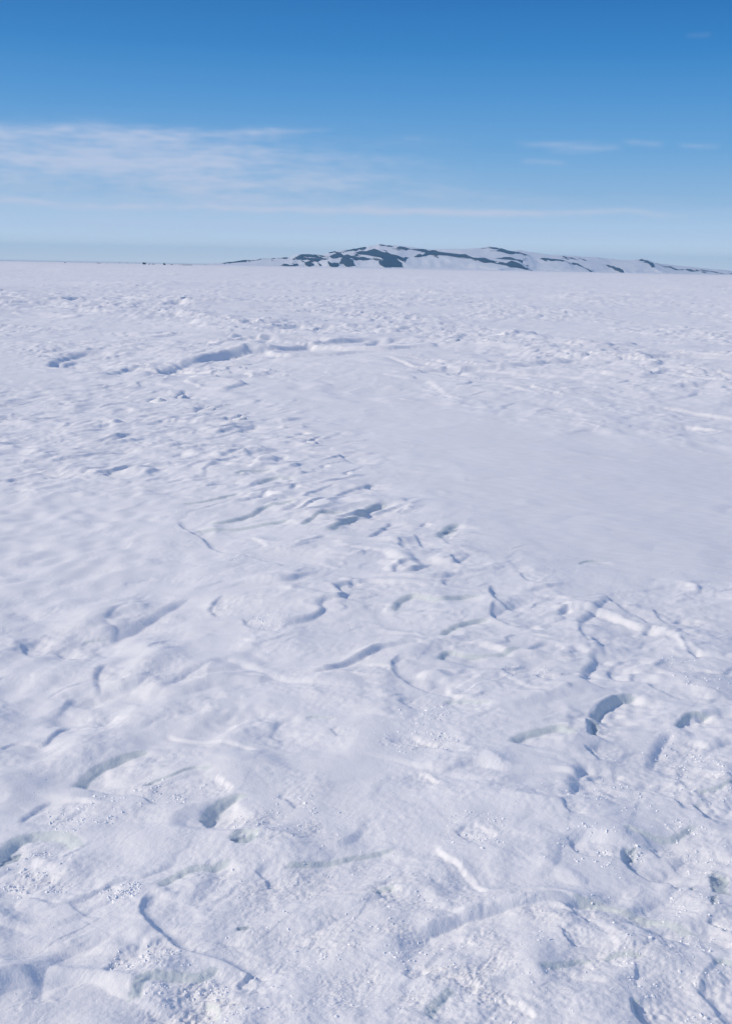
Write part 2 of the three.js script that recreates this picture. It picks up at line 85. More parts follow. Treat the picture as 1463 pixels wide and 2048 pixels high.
const SCARPS = [[[[-0.55,-3.228],[-0.568,-3.102],[-0.543,-3.021],[-0.501,-2.968],[-0.439,-2.904],[-0.342,-2.859],[-0.273,-2.81],[-0.219,-2.769],[-0.18,-2.703]],-1,0.0189,0.3375,0.0378,0.0005,0.005,0],[[[-0.58,-3.193],[-0.533,-3.256],[-0.483,-3.314],[-0.419,-3.329],[-0.356,-3.357]],1,0.0147,0.297,0.0367,0.0008,0.005,1],[[[-0.241,-3.311],[-0.176,-3.324],[-0.089,-3.352],[0.032,-3.404],[0.136,-3.443]],1,0.0092,0.27,0.0231,0.001,0.0045,1],[[[-1.092,-3.333],[-1.071,-3.41],[-1.05,-3.499],[-1.009,-3.547],[-0.949,-3.555],[-0.884,-3.513],[-0.833,-3.427]],1,0.021,0.216,0.0525,0.0008,0.006,1],[[[-1.035,-3.194],[-0.964,-3.192],[-0.911,-3.18],[-0.854,-3.151],[-0.817,-3.115]],-1,0.0126,0.189,0.0252,0.0008,0.004,0],[[[-0.753,-2.591],[-0.771,-2.683],[-0.782,-2.77],[-0.75,-2.871],[-0.665,-2.927],[-0.573,-2.997]],1,0.0189,0.34,0.06,0.0,0.0,0],[[[-0.613,-2.74],[-0.618,-2.796],[-0.603,-2.846],[-0.577,-2.88],[-0.517,-2.905],[-0.469,-2.936]],1,0.0118,0.162,0.0235,0.0022,0.007,0],[[[-0.53,-2.632],[-0.528,-2.683],[-0.519,-2.736],[-0.448,-2.753],[-0.38,-2.761],[-0.337,-2.818]],1,0.0143,0.216,0.0357,0.001,0.0065,1],[[[-0.45,-2.579],[-0.419,-2.608],[-0.356,-2.576]],-1,0.0084,0.135,0.0168,0.0015,0.006,0],[[[-0.369,-2.677],[-0.328,-2.635],[-0.325,-2.565]],1,0.0101,0.108,0.0131,0.0024,0.005,1],[[[-0.393,-3.452],[-0.357,-3.514],[-0.299,-3.473]],1,0.0126,0.0945,0.0315,0.0005,0.0025,1],[[[-0.495,-3.648],[-0.45,-3.574],[-0.376,-3.545]],-1,0.0126,0.1215,0.0252,0.0008,0.0025,0],[[[-0.299,-3.305],[-0.258,-3.244],[-0.24,-3.199]],-1,0.0076,0.081,0.0151,0.0008,0.0025,0],[[[-0.715,-3.193],[-0.701,-3.228],[-0.655,-3.176]],1,0.0067,0.081,0.0134,0.001,0.0025,0],[[[-0.806,-3.155],[-0.737,-3.07],[-0.676,-3.041]],-1,0.005,0.135,0.012,0.0008,0.002,0],[[[-0.293,-2.706],[-0.258,-2.781],[-0.199,-2.757]],1,0.0084,0.1215,0.0168,0.0015,0.005,0],[[[-0.96,-3.904],[-0.958,-4.009],[-0.942,-4.096],[-0.866,-4.205],[-0.754,-4.305]],1,0.021,0.243,0.0525,0.0008,0.0045,1],[[[-0.967,-3.971],[-0.834,-3.875],[-0.724,-3.828],[-0.663,-3.765],[-0.596,-3.761],[-0.493,-3.726]],-1,0.0101,0.162,0.0202,0.002,0.004,0],[[[-0.739,-3.889],[-0.711,-3.949],[-0.648,-3.988],[-0.587,-4.049],[-0.487,-4.021]],1,0.0076,0.135,0.0189,0.0008,0.002,1],[[[-0.499,-3.978],[-0.465,-3.903],[-0.415,-3.839]],1,0.0109,0.108,0.0142,0.0024,0.003,0],[[[-0.763,-4.471],[-0.671,-4.374],[-0.533,-4.326],[-0.433,-4.266],[-0.355,-4.213]],1,0.0092,0.189,0.0185,0.0005,0.0,0],[[[-0.847,-4.729],[-0.858,-4.865],[-0.814,-5.036],[-0.748,-5.183],[-0.633,-5.341],[-0.484,-5.213],[-0.385,-5.085],[-0.248,-4.96],[-0.003,-4.837]],1,0.0151,0.34,0.055,0.0,0.0,0],[[[-1.151,-5.328],[-1.162,-5.17],[-1.093,-4.901]],-1,0.0151,0.243,0.035,0.0,0.0,0],[[[-1.328,-4.893],[-1.27,-4.997],[-1.139,-5.14]],1,0.0067,0.189,0.014,0.0005,0.0,0],[[[-1.334,-4.242],[-1.301,-4.386],[-1.194,-4.377],[-1.178,-4.466],[-1.162,-4.558],[-1.092,-4.641]],1,0.0109,0.27,0.022,0.0005,0.0,0],[[[-0.347,-4.34],[-0.336,-4.442],[-0.313,-4.52],[-0.237,-4.571]],1,0.0101,0.27,0.04,0.0,0.001,0],[[[-1.081,-3.608],[-1.063,-3.716],[-1.038,-3.81],[-0.983,-3.825],[-0.911,-3.801],[-0.817,-3.752]],1,0.0126,0.216,0.0252,0.0008,0.005,0],[[[-0.487,-3.589],[-0.483,-3.652],[-0.46,-3.725],[-0.401,-3.789],[-0.373,-3.758]],1,0.021,0.1215,0.0525,0.0005,0.003,1],[[[-0.277,-3.783],[-0.234,-3.761],[-0.197,-3.693]],-1,0.0084,0.108,0.0168,0.0015,0.004,0],[[[-0.226,-4.543],[-0.177,-4.554],[-0.098,-4.523]],1,0.0059,0.108,0.0147,0.0005,0.0015,1],[[[-0.115,-4.43],[-0.083,-4.326]],-1,0.0067,0.081,0.0134,0.0008,0.002,0],[[[-1.621,-5.688],[-1.551,-5.521],[-1.468,-5.474]],-1,0.0126,0.216,0.03,0.0,0.0,0],[[[-1.467,-5.61],[-1.328,-5.478],[-1.208,-5.408]],-1,0.0084,0.189,0.03,0.0,0.0,0],[[[-1.005,-5.501],[-0.974,-5.597],[-0.911,-5.651]],1,0.0067,0.135,0.0134,0.0005,0.0,0],[[[-1.356,-5.699],[-1.29,-5.733],[-1.22,-5.746]],1,0.0067,0.1215,0.0168,0.0005,0.0,1],[[[-1.587,-5.162],[-1.512,-5.171],[-1.44,-5.191]],1,0.0063,0.1215,0.0126,0.0005,0.0,0],[[[-1.345,-5.703],[-1.221,-5.752],[-1.115,-5.98],[-1.009,-6.276],[-0.92,-6.497]],1,0.0231,0.34,0.07,0.0,0.0,0],[[[-1.311,-6.003],[-1.292,-6.164],[-1.237,-6.354]],1,0.0101,0.216,0.035,0.0,0.0,0],[[[-1.843,-6.209],[-1.713,-6.216],[-1.595,-6.274]],1,0.0084,0.162,0.0168,0.0005,0.0,0],[[[-1.368,-6.746],[-1.292,-6.793],[-1.219,-6.87]],1,0.0067,0.162,0.014,0.0005,0.0,0],[[[-1.326,-8.686],[-1.22,-8.276],[-1.086,-8.051],[-1.005,-7.806],[-0.945,-7.592],[-0.85,-7.452],[-0.682,-7.335],[-0.497,-7.117],[-0.349,-6.855]],-1,0.0231,0.34,0.0462,0.0008,0.001,0],[[[-1.214,-8.233],[-0.974,-8.246],[-0.772,-8.291],[-0.469,-8.448]],1,0.0176,0.34,0.0441,0.0005,0.001,1],[[[-1.179,-8.354],[-0.981,-8.452],[-0.811,-8.713],[-0.746,-9.02],[-0.601,-9.099],[-0.444,-9.179]],1,0.0202,0.34,0.0504,0.0008,0.0015,1],[[[-1.457,-9.236],[-1.254,-9.304],[-1.081,-9.486],[-0.977,-9.633]],1,0.0147,0.34,0.0367,0.0005,0.0,1],[[[-0.455,-8.206],[-0.379,-8.41],[-0.282,-8.642],[-0.101,-8.652]],1,0.0168,0.34,0.042,0.0005,0.001,1],[[[-0.257,-7.94],[-0.181,-8.243],[-0.081,-8.468],[0.062,-8.859],[0.213,-9.051]],1,0.0252,0.34,0.063,0.0013,0.0025,1],[[[-0.257,-9.313],[-0.097,-9.673],[0.065,-9.873]],1,0.0189,0.34,0.0378,0.0005,0.001,0],[[[-0.498,-9.29],[-0.413,-9.55],[-0.243,-9.875]],1,0.0168,0.34,0.0336,0.0005,0.001,0],[[[-0.907,-9.967],[-0.839,-10.137],[-0.742,-10.246],[-0.589,-10.187]],1,0.0168,0.34,0.042,0.0005,0.001,1],[[[-1.141,-10.397],[-1.03,-10.587],[-0.796,-10.685]],1,0.0168,0.34,0.042,0.0005,0.0,1],[[[-1.336,-9.92],[-1.227,-10.042],[-1.049,-10.133]],1,0.0147,0.34,0.0294,0.0005,0.0,0],[[[-1.891,-10.248],[-1.745,-10.395],[-1.539,-10.461]],1,0.0147,0.34,0.0294,0.0005,0.0,0],[[[-1.846,-11.435],[-1.759,-11.647],[-1.621,-11.522]],1,0.0147,0.34,0.0294,0.0005,0.0,0],[[[-1.173,-11.565],[-1.106,-11.874],[-0.996,-12.025]],1,0.021,0.34,0.042,0.0005,0.001,0],[[[-0.848,-11.071],[-0.773,-11.311],[-0.7,-11.272]],1,0.0147,0.34,0.0294,0.0005,0.0,0],[[[-2.275,-10.554],[-2.248,-10.74]],1,0.0168,0.216,0.0336,0.0003,0.0,0],[[[-1.951,-10.824],[-1.917,-10.953]],1,0.0168,0.189,0.0336,0.0003,0.0,0],[[[-0.831,-9.339],[-0.79,-9.548],[-0.732,-9.324]],1,0.0168,0.135,0.0336,0.0003,0.0,0],[[[-0.61,-9.689],[-0.58,-9.858],[-0.522,-9.734]],1,0.0147,0.135,0.0294,0.0003,0.0,0],[[[-0.28,-11.696],[-0.163,-11.212],[-0.045,-10.834]],-1,0.021,0.27,0.042,0.001,0.0015,0],[[[-0.436,-10.802],[-0.373,-10.937],[-0.321,-10.719]],1,0.0168,0.189,0.0218,0.0008,0.0,0],[[[-0.213,-10.371],[-0.173,-10.526],[-0.105,-10.295]],1,0.0168,0.189,0.0218,0.0008,0.0,0],[[[-0.076,-6.495],[-0.072,-6.66],[-0.016,-6.771]],1,0.0084,0.189,0.018,0.0005,0.001,0],[[[-0.767,-7.886],[-0.69,-7.761],[-0.609,-7.568]],1,0.0084,0.189,0.0109,0.0024,0.0025,0],[[[-0.757,-6.451],[-0.797,-6.227],[-0.733,-6.029]],-1,0.0126,0.216,0.0252,0.001,0.005,0],[[[-0.608,-5.994],[-0.555,-5.832],[-0.464,-5.781],[-0.37,-5.667]],-1,0.0092,0.189,0.0185,0.0015,0.005,0],[[[-0.433,-6.606],[-0.257,-6.402],[0.031,-6.181]],-1,0.0067,0.324,0.03,0.0003,0.0,0],[[[-3.002,-9.965],[-2.898,-10.038],[-2.677,-9.915]],1,0.0084,0.34,0.02,0.0003,0.0,0],[[[-3.078,-10.371],[-3.018,-10.541]],1,0.0168,0.27,0.0336,0.0003,0.0,0],[[[0.465,-7.797],[0.521,-8.06],[0.592,-8.231],[0.674,-8.299]],1,0.0231,0.189,0.0577,0.001,0.0025,1],[[[0.478,-7.722],[0.517,-7.838],[0.613,-8.043]],-1,0.0084,0.108,0.0109,0.002,0.002,0],[[[0.235,-7.718],[0.229,-7.499],[0.294,-7.326]],-1,0.0147,0.243,0.0294,0.0005,0.001,0],[[[0.324,-7.948],[0.36,-7.607],[0.382,-7.395]],-1,0.0126,0.189,0.0252,0.0008,0.0015,0],[[[0.367,-8.193],[0.406,-8.305],[0.454,-8.238]],1,0.0126,0.189,0.0252,0.0005,0.001,0],[[[0.0,-7.749],[0.058,-7.9],[0.145,-8.237],[0.182,-8.391]],1,0.0168,0.243,0.0336,0.001,0.0015,0],[[[-0.065,-8.512],[0.042,-8.783],[0.136,-9.054]],1,0.021,0.243,0.042,0.0013,0.0025,0],[[[0.223,-8.681],[0.253,-8.794],[0.282,-8.852]],1,0.0126,0.162,0.0252,0.0005,0.0,0],[[[-0.008,-9.736],[0.043,-9.91]],1,0.021,0.135,0.042,0.0005,0.002,0],[[[0.198,-6.821],[0.171,-6.911],[0.204,-7.065],[0.359,-7.226]],1,0.0151,0.27,0.0302,0.0005,0.002,0],[[[0.426,-6.539],[0.448,-6.678],[0.48,-6.737]],1,0.0101,0.135,0.0202,0.0008,0.002,0],[[[0.147,-5.987],[0.184,-6.226],[0.254,-6.336],[0.383,-6.251],[0.548,-6.333],[0.694,-6.319]],1,0.0185,0.34,0.0462,0.0008,0.0015,1],[[[0.359,-5.577],[0.403,-5.701],[0.484,-5.819],[0.563,-5.88],[0.654,-5.918]],1,0.0168,0.324,0.042,0.0005,0.001,1],[[[0.722,-6.67],[0.7,-6.449],[0.707,-6.245],[0.768,-6.143],[0.87,-6.127]],-1,0.0185,0.297,0.037,0.0005,0.0015,0],[[[0.693,-6.243],[0.661,-6.047],[0.666,-5.91],[0.74,-5.794],[0.899,-5.697]],-1,0.0151,0.297,0.0302,0.0008,0.002,0],[[[1.06,-5.827],[1.089,-5.965],[1.167,-6.117],[1.249,-6.278],[1.316,-6.498]],1,0.0231,0.34,0.0462,0.0005,0.0015,0],[[[1.308,-6.603],[1.335,-6.449],[1.358,-6.227],[1.422,-6.097],[1.424,-5.872]],-1,0.0168,0.216,0.0336,0.0013,0.003,0],[[[0.912,-6.96],[0.924,-6.766],[1.029,-6.603]],-1,0.0151,0.189,0.0302,0.001,0.003,0],[[[0.525,-7.333],[0.571,-7.106],[0.65,-7.069],[0.77,-7.082]],-1,0.0143,0.27,0.0286,0.0008,0.0015,0],[[[0.985,-6.207],[1.051,-6.292],[1.052,-6.05]],1,0.0109,0.189,0.0144,0.0008,0.0,0],[[[1.537,-6.315],[1.525,-6.119],[1.545,-5.986]],-1,0.0151,0.216,0.0302,0.001,0.0025,0],[[[1.275,-7.253],[1.377,-7.397],[1.516,-7.392]],1,0.0084,0.189,0.021,0.0005,0.001,1],[[[1.226,-6.532],[1.529,-6.654],[1.699,-6.78],[1.987,-6.942]],1,0.0067,0.189,0.014,0.0015,0.0035,0],[[[-0.012,-6.135],[0.066,-6.18],[0.144,-6.153]],1,0.0092,0.27,0.0185,0.0005,0.0,0],[[[-0.016,-6.685],[0.124,-6.65],[0.36,-6.592]],1,0.0084,0.34,0.024,0.0005,0.0,0],[[[1.557,-6.011],[1.622,-6.118],[1.768,-6.082]],1,0.0092,0.189,0.0185,0.001,0.004,0],[[[0.779,-5.811],[0.834,-5.752],[0.918,-5.742]],-1,0.0084,0.135,0.0168,0.001,0.0015,0],[[[1.37,-5.797],[1.403,-5.89],[1.447,-5.921]],1,0.0168,0.1215,0.0336,0.001,0.0025,0],[[[0.22,-5.302],[0.161,-5.22],[0.145,-5.092],[0.187,-4.959],[0.287,-4.832],[0.407,-4.763]],-1,0.0151,0.34,0.034,0.0003,0.001,0],[[[0.326,-5.177],[0.388,-5.377],[0.47,-5.324],[0.62,-5.346],[0.683,-5.392],[0.747,-5.447]],1,0.0143,0.297,0.0357,0.0008,0.0015,1],[[[0.736,-5.359],[0.811,-5.492],[0.885,-5.516],[1.066,-5.475]],1,0.0134,0.27,0.0269,0.0005,0.0015,0],[[[1.051,-5.492],[1.044,-5.34],[0.972,-5.135],[0.943,-4.998],[0.995,-4.899],[1.056,-4.863]],-1,0.0231,0.324,0.0462,0.0008,0.002,0],[[[1.081,-5.913],[1.056,-5.694],[1.076,-5.535]],-1,0.0147,0.27,0.0294,0.0005,0.0,0],[[[0.611,-5.152],[0.644,-5.052],[0.745,-5.076],[0.768,-5.012],[0.843,-5.01]],-1,0.0101,0.162,0.0202,0.0013,0.0045,0],[[[1.117,-5.314],[1.086,-5.1],[1.159,-5.027],[1.293,-5.049]],-1,0.0126,0.297,0.0252,0.0005,0.001,0],[[[1.25,-5.3],[1.288,-5.217],[1.443,-5.21],[1.589,-5.255]],-1,0.0126,0.297,0.0252,0.0005,0.001,0],[[[1.207,-5.051],[1.244,-4.928],[1.326,-4.833],[1.453,-4.839]],-1,0.0109,0.297,0.0218,0.0005,0.001,0],[[[1.086,-5.274],[1.183,-5.362],[1.283,-5.397]],1,0.0101,0.189,0.0202,0.0008,0.002,0],[[[0.871,-4.489],[0.913,-4.588],[0.966,-4.685],[1.047,-4.792],[1.157,-4.847]],1,0.0374,0.162,0.0411,0.001,0.003,2],[[[0.883,-4.53],[0.869,-4.423],[0.86,-4.32]],-1,0.0264,0.0675,0.029,0.001,0.0015,2],[[[0.539,-4.202],[0.559,-4.263],[0.598,-4.314],[0.659,-4.35],[0.74,-4.391],[0.811,-4.304]],1,0.0176,0.216,0.0441,0.001,0.004,1],[[[1.189,-4.461],[1.24,-4.548],[1.304,-4.626],[1.393,-4.62]],1,0.022,0.135,0.0242,0.001,0.004,2],[[[0.998,-4.053],[1.048,-4.195],[1.107,-4.335],[1.183,-4.473]],1,0.021,0.34,0.042,0.0005,0.006,0],[[[0.683,-3.76],[0.704,-3.86],[0.737,-3.966],[0.788,-4.09]],1,0.0252,0.189,0.0504,0.0005,0.003,0],[[[0.732,-3.934],[0.83,-4.005],[0.918,-4.028]],1,0.0109,0.189,0.0218,0.0008,0.004,0],[[[0.819,-4.243],[0.834,-4.174],[0.856,-4.095]],-1,0.0143,0.135,0.0286,0.001,0.002,0],[[[0.91,-3.927],[1.0,-3.868],[1.055,-3.82],[1.06,-3.724]],-1,0.0143,0.243,0.0286,0.0008,0.0025,0],[[[1.105,-3.835],[1.109,-3.739],[1.114,-3.665]],-1,0.0176,0.1215,0.0194,0.001,0.002,2],[[[0.084,-4.308],[0.157,-4.241],[0.274,-4.202],[0.349,-4.104]],-1,0.0109,0.162,0.0218,0.002,0.005,0],[[[0.188,-4.332],[0.223,-4.269],[0.276,-4.233]],1,0.0101,0.1215,0.0131,0.002,0.004,0],[[[0.139,-4.713],[0.198,-4.639],[0.235,-4.583]],-1,0.0109,0.135,0.0218,0.0015,0.004,0],[[[0.312,-4.711],[0.403,-4.712],[0.462,-4.693],[0.521,-4.672]],1,0.0101,0.189,0.0252,0.0005,0.001,1],[[[-0.053,-4.156],[0.109,-4.094],[0.22,-3.993],[0.426,-3.879],[0.609,-3.855]],1,0.0059,0.34,0.04,0.0004,0.001,0],[[[0.189,-3.972],[0.226,-3.929],[0.264,-3.847]],1,0.0101,0.108,0.0131,0.0024,0.0035,0],[[[0.662,-3.759],[0.672,-3.665],[0.719,-3.658]],-1,0.0101,0.108,0.0202,0.0013,0.0035,0],[[[-0.006,-5.183],[0.061,-5.146],[0.137,-5.092]],1,0.0084,0.216,0.0168,0.0005,0.0,0],[[[1.516,-5.497],[1.557,-5.564],[1.566,-5.507]],1,0.0168,0.108,0.0336,0.001,0.0035,0],[[[1.551,-5.828],[1.537,-5.579],[1.569,-5.432]],-1,0.0126,0.189,0.0252,0.001,0.003,0],[[[1.014,-3.969],[1.062,-3.953],[1.118,-4.001]],1,0.0105,0.135,0.021,0.0013,0.0045,0],[[[1.109,-4.11],[1.154,-4.006],[1.238,-3.995]],-1,0.0105,0.135,0.021,0.0013,0.0045,0],[[[1.108,-3.896],[1.202,-3.927],[1.292,-4.002]],1,0.0084,0.216,0.021,0.0008,0.0015,1],[[[0.205,-3.467],[0.259,-3.354],[0.299,-3.292],[0.328,-3.203],[0.392,-3.133]],1,0.0118,0.297,0.0153,0.0028,0.005,0],[[[0.556,-3.116],[0.646,-3.115],[0.727,-3.069],[0.808,-3.034],[0.852,-2.995],[0.892,-2.942]],1,0.0134,0.324,0.0336,0.0013,0.005,1],[[[0.814,-3.477],[0.788,-3.386],[0.801,-3.324],[0.863,-3.275],[0.927,-3.211]],-1,0.0176,0.189,0.0194,0.001,0.003,2],[[[0.04,-3.135],[0.058,-3.174],[0.108,-3.193]],1,0.0143,0.1215,0.0357,0.001,0.0035,1],[[[0.56,-3.096],[0.593,-3.043],[0.623,-2.986]],-1,0.0109,0.108,0.0218,0.0018,0.0045,0],[[[0.54,-2.965],[0.552,-2.916],[0.565,-2.874]],-1,0.0126,0.0945,0.0252,0.0015,0.004,0],[[[0.724,-3.056],[0.749,-3.012]],-1,0.0084,0.108,0.0168,0.0013,0.0035,0],[[[0.797,-2.989],[0.809,-2.927]],-1,0.0092,0.108,0.0185,0.0013,0.0035,0],[[[0.435,-2.764],[0.514,-2.795],[0.562,-2.821],[0.599,-2.816]],1,0.0084,0.135,0.021,0.001,0.004,1],[[[0.61,-2.821],[0.669,-2.846],[0.725,-2.825]],1,0.0076,0.135,0.0189,0.001,0.004,1],[[[0.667,-2.672],[0.657,-2.61],[0.67,-2.562]],-1,0.0176,0.162,0.0194,0.001,0.0035,2],[[[0.837,-2.755],[0.86,-2.682],[0.883,-2.592]],-1,0.0168,0.216,0.0336,0.0008,0.002,0],[[[0.295,-3.552],[0.328,-3.484],[0.364,-3.451]],-1,0.0101,0.1215,0.0202,0.0013,0.0045,0],[[[0.344,-3.588],[0.387,-3.536],[0.42,-3.482]],1,0.0076,0.108,0.0098,0.002,0.0035,0],[[[0.639,-3.509],[0.656,-3.427],[0.696,-3.396],[0.76,-3.416]],-1,0.0109,0.162,0.0218,0.0013,0.0045,0],[[[0.886,-3.474],[0.906,-3.427]],-1,0.0101,0.0945,0.0202,0.001,0.003,0],[[[0.89,-2.837],[0.923,-2.842],[0.958,-2.83]],1,0.0076,0.1215,0.0189,0.0008,0.003,1],[[[0.111,-2.773],[0.142,-2.75],[0.174,-2.783]],-1,0.0084,0.135,0.0168,0.001,0.003,0],[[[0.79,-3.57],[0.937,-3.529],[1.067,-3.638]],1,0.0109,0.189,0.0273,0.001,0.0025,1],[[[0.158,-2.564],[0.191,-2.633],[0.237,-2.696]],1,0.0109,0.189,0.0273,0.0013,0.004,1],[[[0.258,-2.728],[0.287,-2.706],[0.277,-2.664]],1,0.0092,0.108,0.012,0.002,0.004,0],[[[0.348,-2.654],[0.381,-2.624],[0.415,-2.565]],1,0.0101,0.135,0.0131,0.002,0.004,0],[[[0.934,-3.049],[0.965,-3.013],[0.974,-2.975]],-1,0.0106,0.108,0.0116,0.0013,0.0035,2],[[[1.006,-3.294],[1.035,-3.32],[1.064,-3.277]],1,0.0088,0.162,0.012,0.001,0.0015,2],[[[-3.69,-18.207],[-3.397,-19.223],[-3.111,-20.962],[-2.769,-22.304],[-2.395,-23.025],[-1.881,-23.556],[-1.582,-24.046],[-1.277,-24.699],[-0.855,-25.417],[-0.405,-26.017],[0.467,-27.629]],1,0.1,1.125,0.2,0.002,0.005,0],[[[-5.168,-19.792],[-5.318,-21.633],[-5.293,-22.555],[-5.14,-23.525]],1,0.07,1.375,0.14,0.0025,0.002,0],[[[-5.093,-19.81],[-5.124,-21.279],[-5.074,-21.994]],1,0.04,0.75,0.08,0.0025,0.002,0],[[[-4.057,-18.703],[-3.858,-19.615],[-3.726,-20.645]],1,0.04,1.125,0.08,0.0025,0.002,0],[[[-10.947,-39.131],[-9.673,-37.807],[-8.365,-35.455]],1,0.06,2.0,0.078,0.0056,0.002,0],[[[-2.864,-16.007],[-2.83,-16.477],[-2.694,-16.155]],1,0.055,0.275,0.11,0.001,0.001,0],[[[-2.578,-16.358],[-2.537,-16.74],[-2.594,-17.356]],1,0.045,0.3,0.09,0.0013,0.001,0],[[[-2.112,-15.028],[-2.055,-15.527],[-1.911,-15.078]],1,0.065,0.275,0.13,0.0013,0.001,0],[[[-1.551,-14.212],[-1.524,-14.505],[-1.421,-14.207]],1,0.045,0.225,0.09,0.0013,0.001,0],[[[-1.384,-13.17],[-1.307,-13.622],[-1.18,-13.76]],1,0.04,0.325,0.08,0.0013,0.001,0],[[[-0.74,-12.92],[-0.687,-13.151],[-0.6,-13.006]],1,0.04,0.25,0.08,0.0013,0.001,0],[[[-0.623,-12.181],[-0.588,-12.478],[-0.529,-12.293]],1,0.04,0.2,0.08,0.0013,0.001,0],[[[-3.33,-24.463],[-3.263,-25.08],[-3.045,-24.544]],1,0.05,0.625,0.1,0.002,0.001,0],[[[-2.826,-26.166],[-2.802,-27.207],[-2.56,-26.67]],1,0.06,0.625,0.12,0.002,0.001,0],[[[-2.149,-24.435],[-2.077,-25.982],[-1.794,-25.666]],1,0.06,0.625,0.12,0.002,0.002,0],[[[-9.865,-48.432],[-10.177,-51.486],[-9.452,-49.304]],1,0.1,1.125,0.2,0.002,0.001,0],[[[-7.497,-46.912],[-7.395,-48.703],[-6.893,-47.257]],1,0.1,1.125,0.2,0.002,0.001,0],[[[-11.241,-46.143],[-11.62,-48.908]],1,0.1,1.125,0.2,0.002,0.001,0],[[[-13.047,-71.082],[-13.226,-74.486]],1,0.12,1.5,0.24,0.002,0.001,0],[[[-2.226,-29.315],[-1.724,-28.776],[-1.184,-28.275]],1,0.025,1.5,0.04,0.0056,0.003,0],[[[1.718,-20.417],[2.318,-19.532],[2.986,-19.245],[3.66,-18.895]],1,0.035,1.0,0.07,0.0035,0.004,0],[[[0.864,-18.794],[1.009,-17.297],[1.144,-16.181]],1,0.02,0.625,0.026,0.0056,0.003,0],[[[3.613,-16.047],[4.046,-15.691],[4.41,-15.17],[4.708,-14.932]],1,0.03,0.75,0.039,0.0056,0.004,0],[[[3.655,-14.477],[3.854,-14.224],[4.079,-13.99]],1,0.035,0.625,0.0455,0.0032,0.0015,0],[[[1.04,-20.909],[1.377,-20.243],[1.577,-19.158]],1,0.025,0.75,0.0325,0.0056,0.004,0],[[[1.791,-27.444],[2.008,-28.595],[2.375,-29.99]],1,0.08,0.75,0.16,0.0025,0.003,0],[[[3.254,-35.79],[3.596,-37.122],[3.857,-36.766]],1,0.09,1.0,0.18,0.0025,0.002,0],[[[3.82,-30.463],[4.403,-32.55],[5.092,-35.084]],1,0.07,1.5,0.14,0.0025,0.002,0],[[[4.713,-28.781],[5.255,-29.908]],1,0.06,1.0,0.12,0.0025,0.002,0],[[[4.437,-61.474],[5.611,-62.241],[6.447,-60.723]],1,0.12,2.5,0.24,0.0035,0.0015,0],[[[-0.074,-24.407],[0.131,-26.523],[0.296,-26.993]],1,0.08,0.875,0.16,0.0025,0.002,0],[[[0.393,-26.193],[0.514,-27.059]],1,0.07,0.625,0.14,0.002,0.002,0],[[[0.685,-29.951],[0.841,-31.312]],1,0.06,0.75,0.12,0.002,0.0015,0]];
const DIMPLES = [[-0.652,-4.654,0.04,0.013999999999999999],[-0.609,-4.814,0.04,0.012],[-1.0,-4.627,0.05,0.016],[-1.181,-4.671,0.07,0.02],[-1.12,-4.858,0.05,0.013000000000000001],[-0.989,-4.555,0.05,0.012],[-1.119,-6.397,0.09,0.02],[-0.428,-4.593,0.08,0.012],[-0.491,-4.543,0.08,0.013000000000000001],[-1.581,-5.626,0.08,0.022000000000000002],[-1.366,-5.524,0.07,0.015],[-0.512,-5.364,0.12,0.013999999999999999],[-0.078,-5.192,0.1,0.013999999999999999],[-1.657,-9.773,0.14,0.02],[-2.415,-11.968,0.16,0.03],[-2.719,-10.64,0.14,0.025],[-1.991,-16.611,0.16,0.02],[-1.202,-4.292,0.09,0.015],[-0.246,-4.322,0.07,0.012],[-0.131,-4.22,0.09,0.013999999999999999]];
const ROUGH = [[-0.924,-3.305,0.111,0.147,0.0112,0.029],[-0.133,-3.138,0.358,0.366,0.0068,0.027],[-0.234,-3.61,0.172,0.186,0.0083,0.031],[-0.371,-2.651,0.143,0.106,0.0135,0.026],[-0.521,-2.828,0.101,0.071,0.0075,0.026],[0.369,-2.926,0.391,0.293,0.0068,0.026],[0.105,-2.7,0.361,0.202,0.0068,0.026],[1.179,-4.178,0.132,0.37,0.0105,0.037],[1.222,-4.007,0.109,0.241,0.009,0.036],[0.246,-4.566,0.097,0.14,0.0083,0.039],[0.214,-4.258,0.146,0.123,0.0075,0.036],[0.862,-3.846,0.188,0.149,0.006,0.034],[0.722,-5.098,0.132,0.14,0.0068,0.044],[1.307,-6.088,0.164,0.363,0.0045,0.053],[-0.672,-6.226,0.132,0.204,0.009,0.053],[-0.491,-5.929,0.113,0.128,0.0075,0.051],[-0.702,-3.861,0.185,0.127,0.0068,0.033],[0.354,-3.529,0.108,0.123,0.0068,0.03],[0.722,-3.442,0.122,0.12,0.0075,0.03],[1.013,-3.464,0.093,0.181,0.0083,0.031],[1.69,-6.622,0.403,0.192,0.006,0.058],[1.019,-6.984,0.184,0.153,0.0068,0.06],[-0.622,-8.791,0.221,0.194,0.006,0.075],[0.562,-8.032,0.1,0.247,0.0068,0.068],[0.781,-2.755,0.175,0.192,0.0068,0.026],[1.688,-6.078,0.112,0.123,0.0068,0.054],[0.919,-3.049,0.096,0.172,0.0068,0.027],[-0.475,-7.623,0.192,0.301,0.0052,0.065],[1.448,-5.235,0.142,0.316,0.0037,0.046],[-0.895,-3.683,0.13,0.118,0.0052,0.032],[-0.668,-3.189,0.056,0.059,0.006,0.028]];
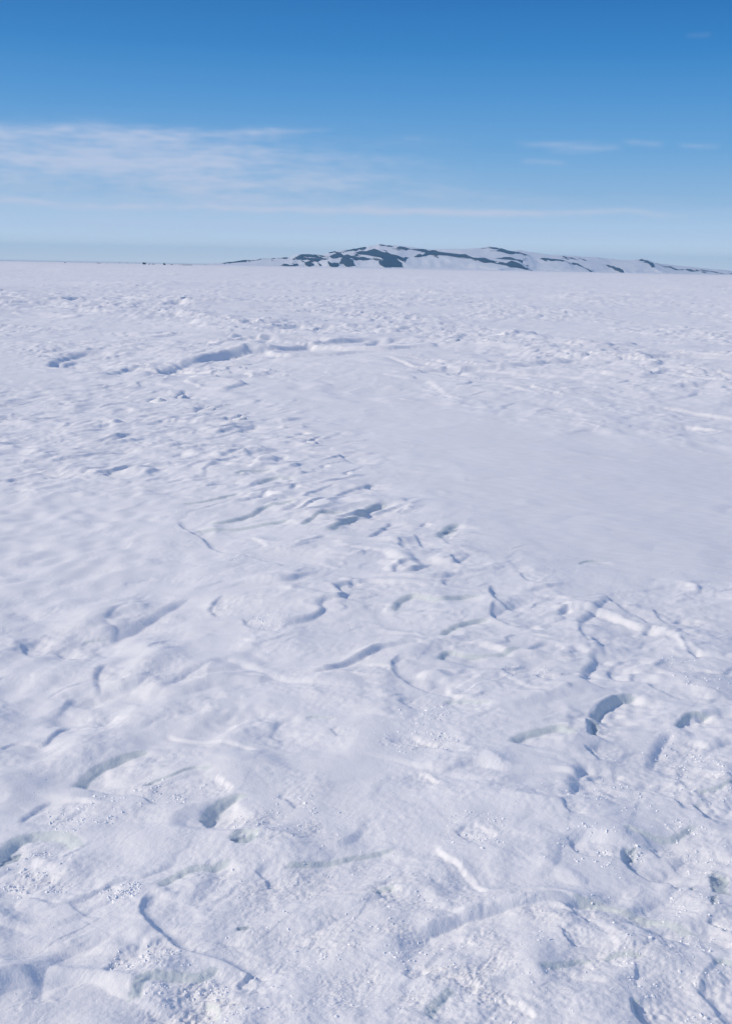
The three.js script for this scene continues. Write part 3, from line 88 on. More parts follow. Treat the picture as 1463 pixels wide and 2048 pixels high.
const ZONES = {"plain":[[-0.691,-17.76],[0.437,-16.874],[1.301,-14.242],[3.032,-13.16],[5.752,-12.058],[3.847,-7.917],[2.224,-7.291],[1.512,-6.973],[1.072,-7.376],[0.736,-7.742],[0.618,-8.918],[0.235,-9.987],[0.029,-11.683],[-0.443,-14.5]],"drift":[[-5.139,-10.128],[-2.977,-9.879],[-1.579,-9.544],[-1.153,-8.175],[-0.874,-7.011],[-0.844,-6.552],[-1.143,-6.38],[-1.859,-6.085],[-3.134,-6.067]],"ripple":[[-8.639,-17.27],[-5.269,-17.693],[-3.478,-17.685],[-1.534,-16.061],[-0.524,-13.588],[-0.059,-10.781],[0.105,-9.104],[0.229,-8.021],[-0.419,-7.762],[-1.093,-8.501],[-1.556,-9.646],[-5.244,-10.342]],"scallop":[[-0.989,-7.691],[0.229,-8.021],[0.717,-7.524],[1.474,-6.79],[3.704,-7.609],[2.055,-4.047],[0.731,-3.959],[0.146,-4.46],[-0.258,-4.874],[-0.582,-5.6]],"dune":[[-3.182,-6.164],[-1.125,-6.278],[-0.526,-5.517],[-0.211,-4.751],[0.069,-4.309],[-0.198,-3.794],[-1.156,-3.701],[-1.886,-3.543]],"broken":[[-1.655,-3.737],[-0.863,-3.833],[-0.036,-3.949],[0.595,-3.605],[0.955,-3.815],[1.906,-4.108],[1.194,-2.183],[-1.216,-2.189]]};
const ICE = [[[1.004,-3.287],[1.033,-3.312],[1.061,-3.307],[1.059,-3.262],[1.04,-3.231],[1.044,-3.195],[1.017,-3.2],[0.995,-3.212]],[[0.937,-3.237],[0.953,-3.231],[0.947,-3.213],[0.936,-3.218]],[[0.978,-3.175],[1.0,-3.191],[0.984,-3.12],[0.963,-3.105]],[[-0.39,-3.461],[-0.362,-3.493],[-0.324,-3.491],[-0.306,-3.462],[-0.335,-3.446],[-0.373,-3.443]],[[-1.064,-3.386],[-1.049,-3.441],[-1.017,-3.463],[-1.009,-3.406],[-1.041,-3.384],[-1.052,-3.346]],[[0.809,-3.452],[0.83,-3.462],[0.812,-3.395],[0.797,-3.394]],[[0.878,-4.503],[0.913,-4.507],[0.884,-4.399],[0.862,-4.384]],[[-0.321,-2.993],[-0.285,-3.004],[-0.28,-2.985],[-0.315,-2.973]],[[0.508,-8.035],[0.607,-8.207],[0.642,-8.169],[0.55,-7.982]]];
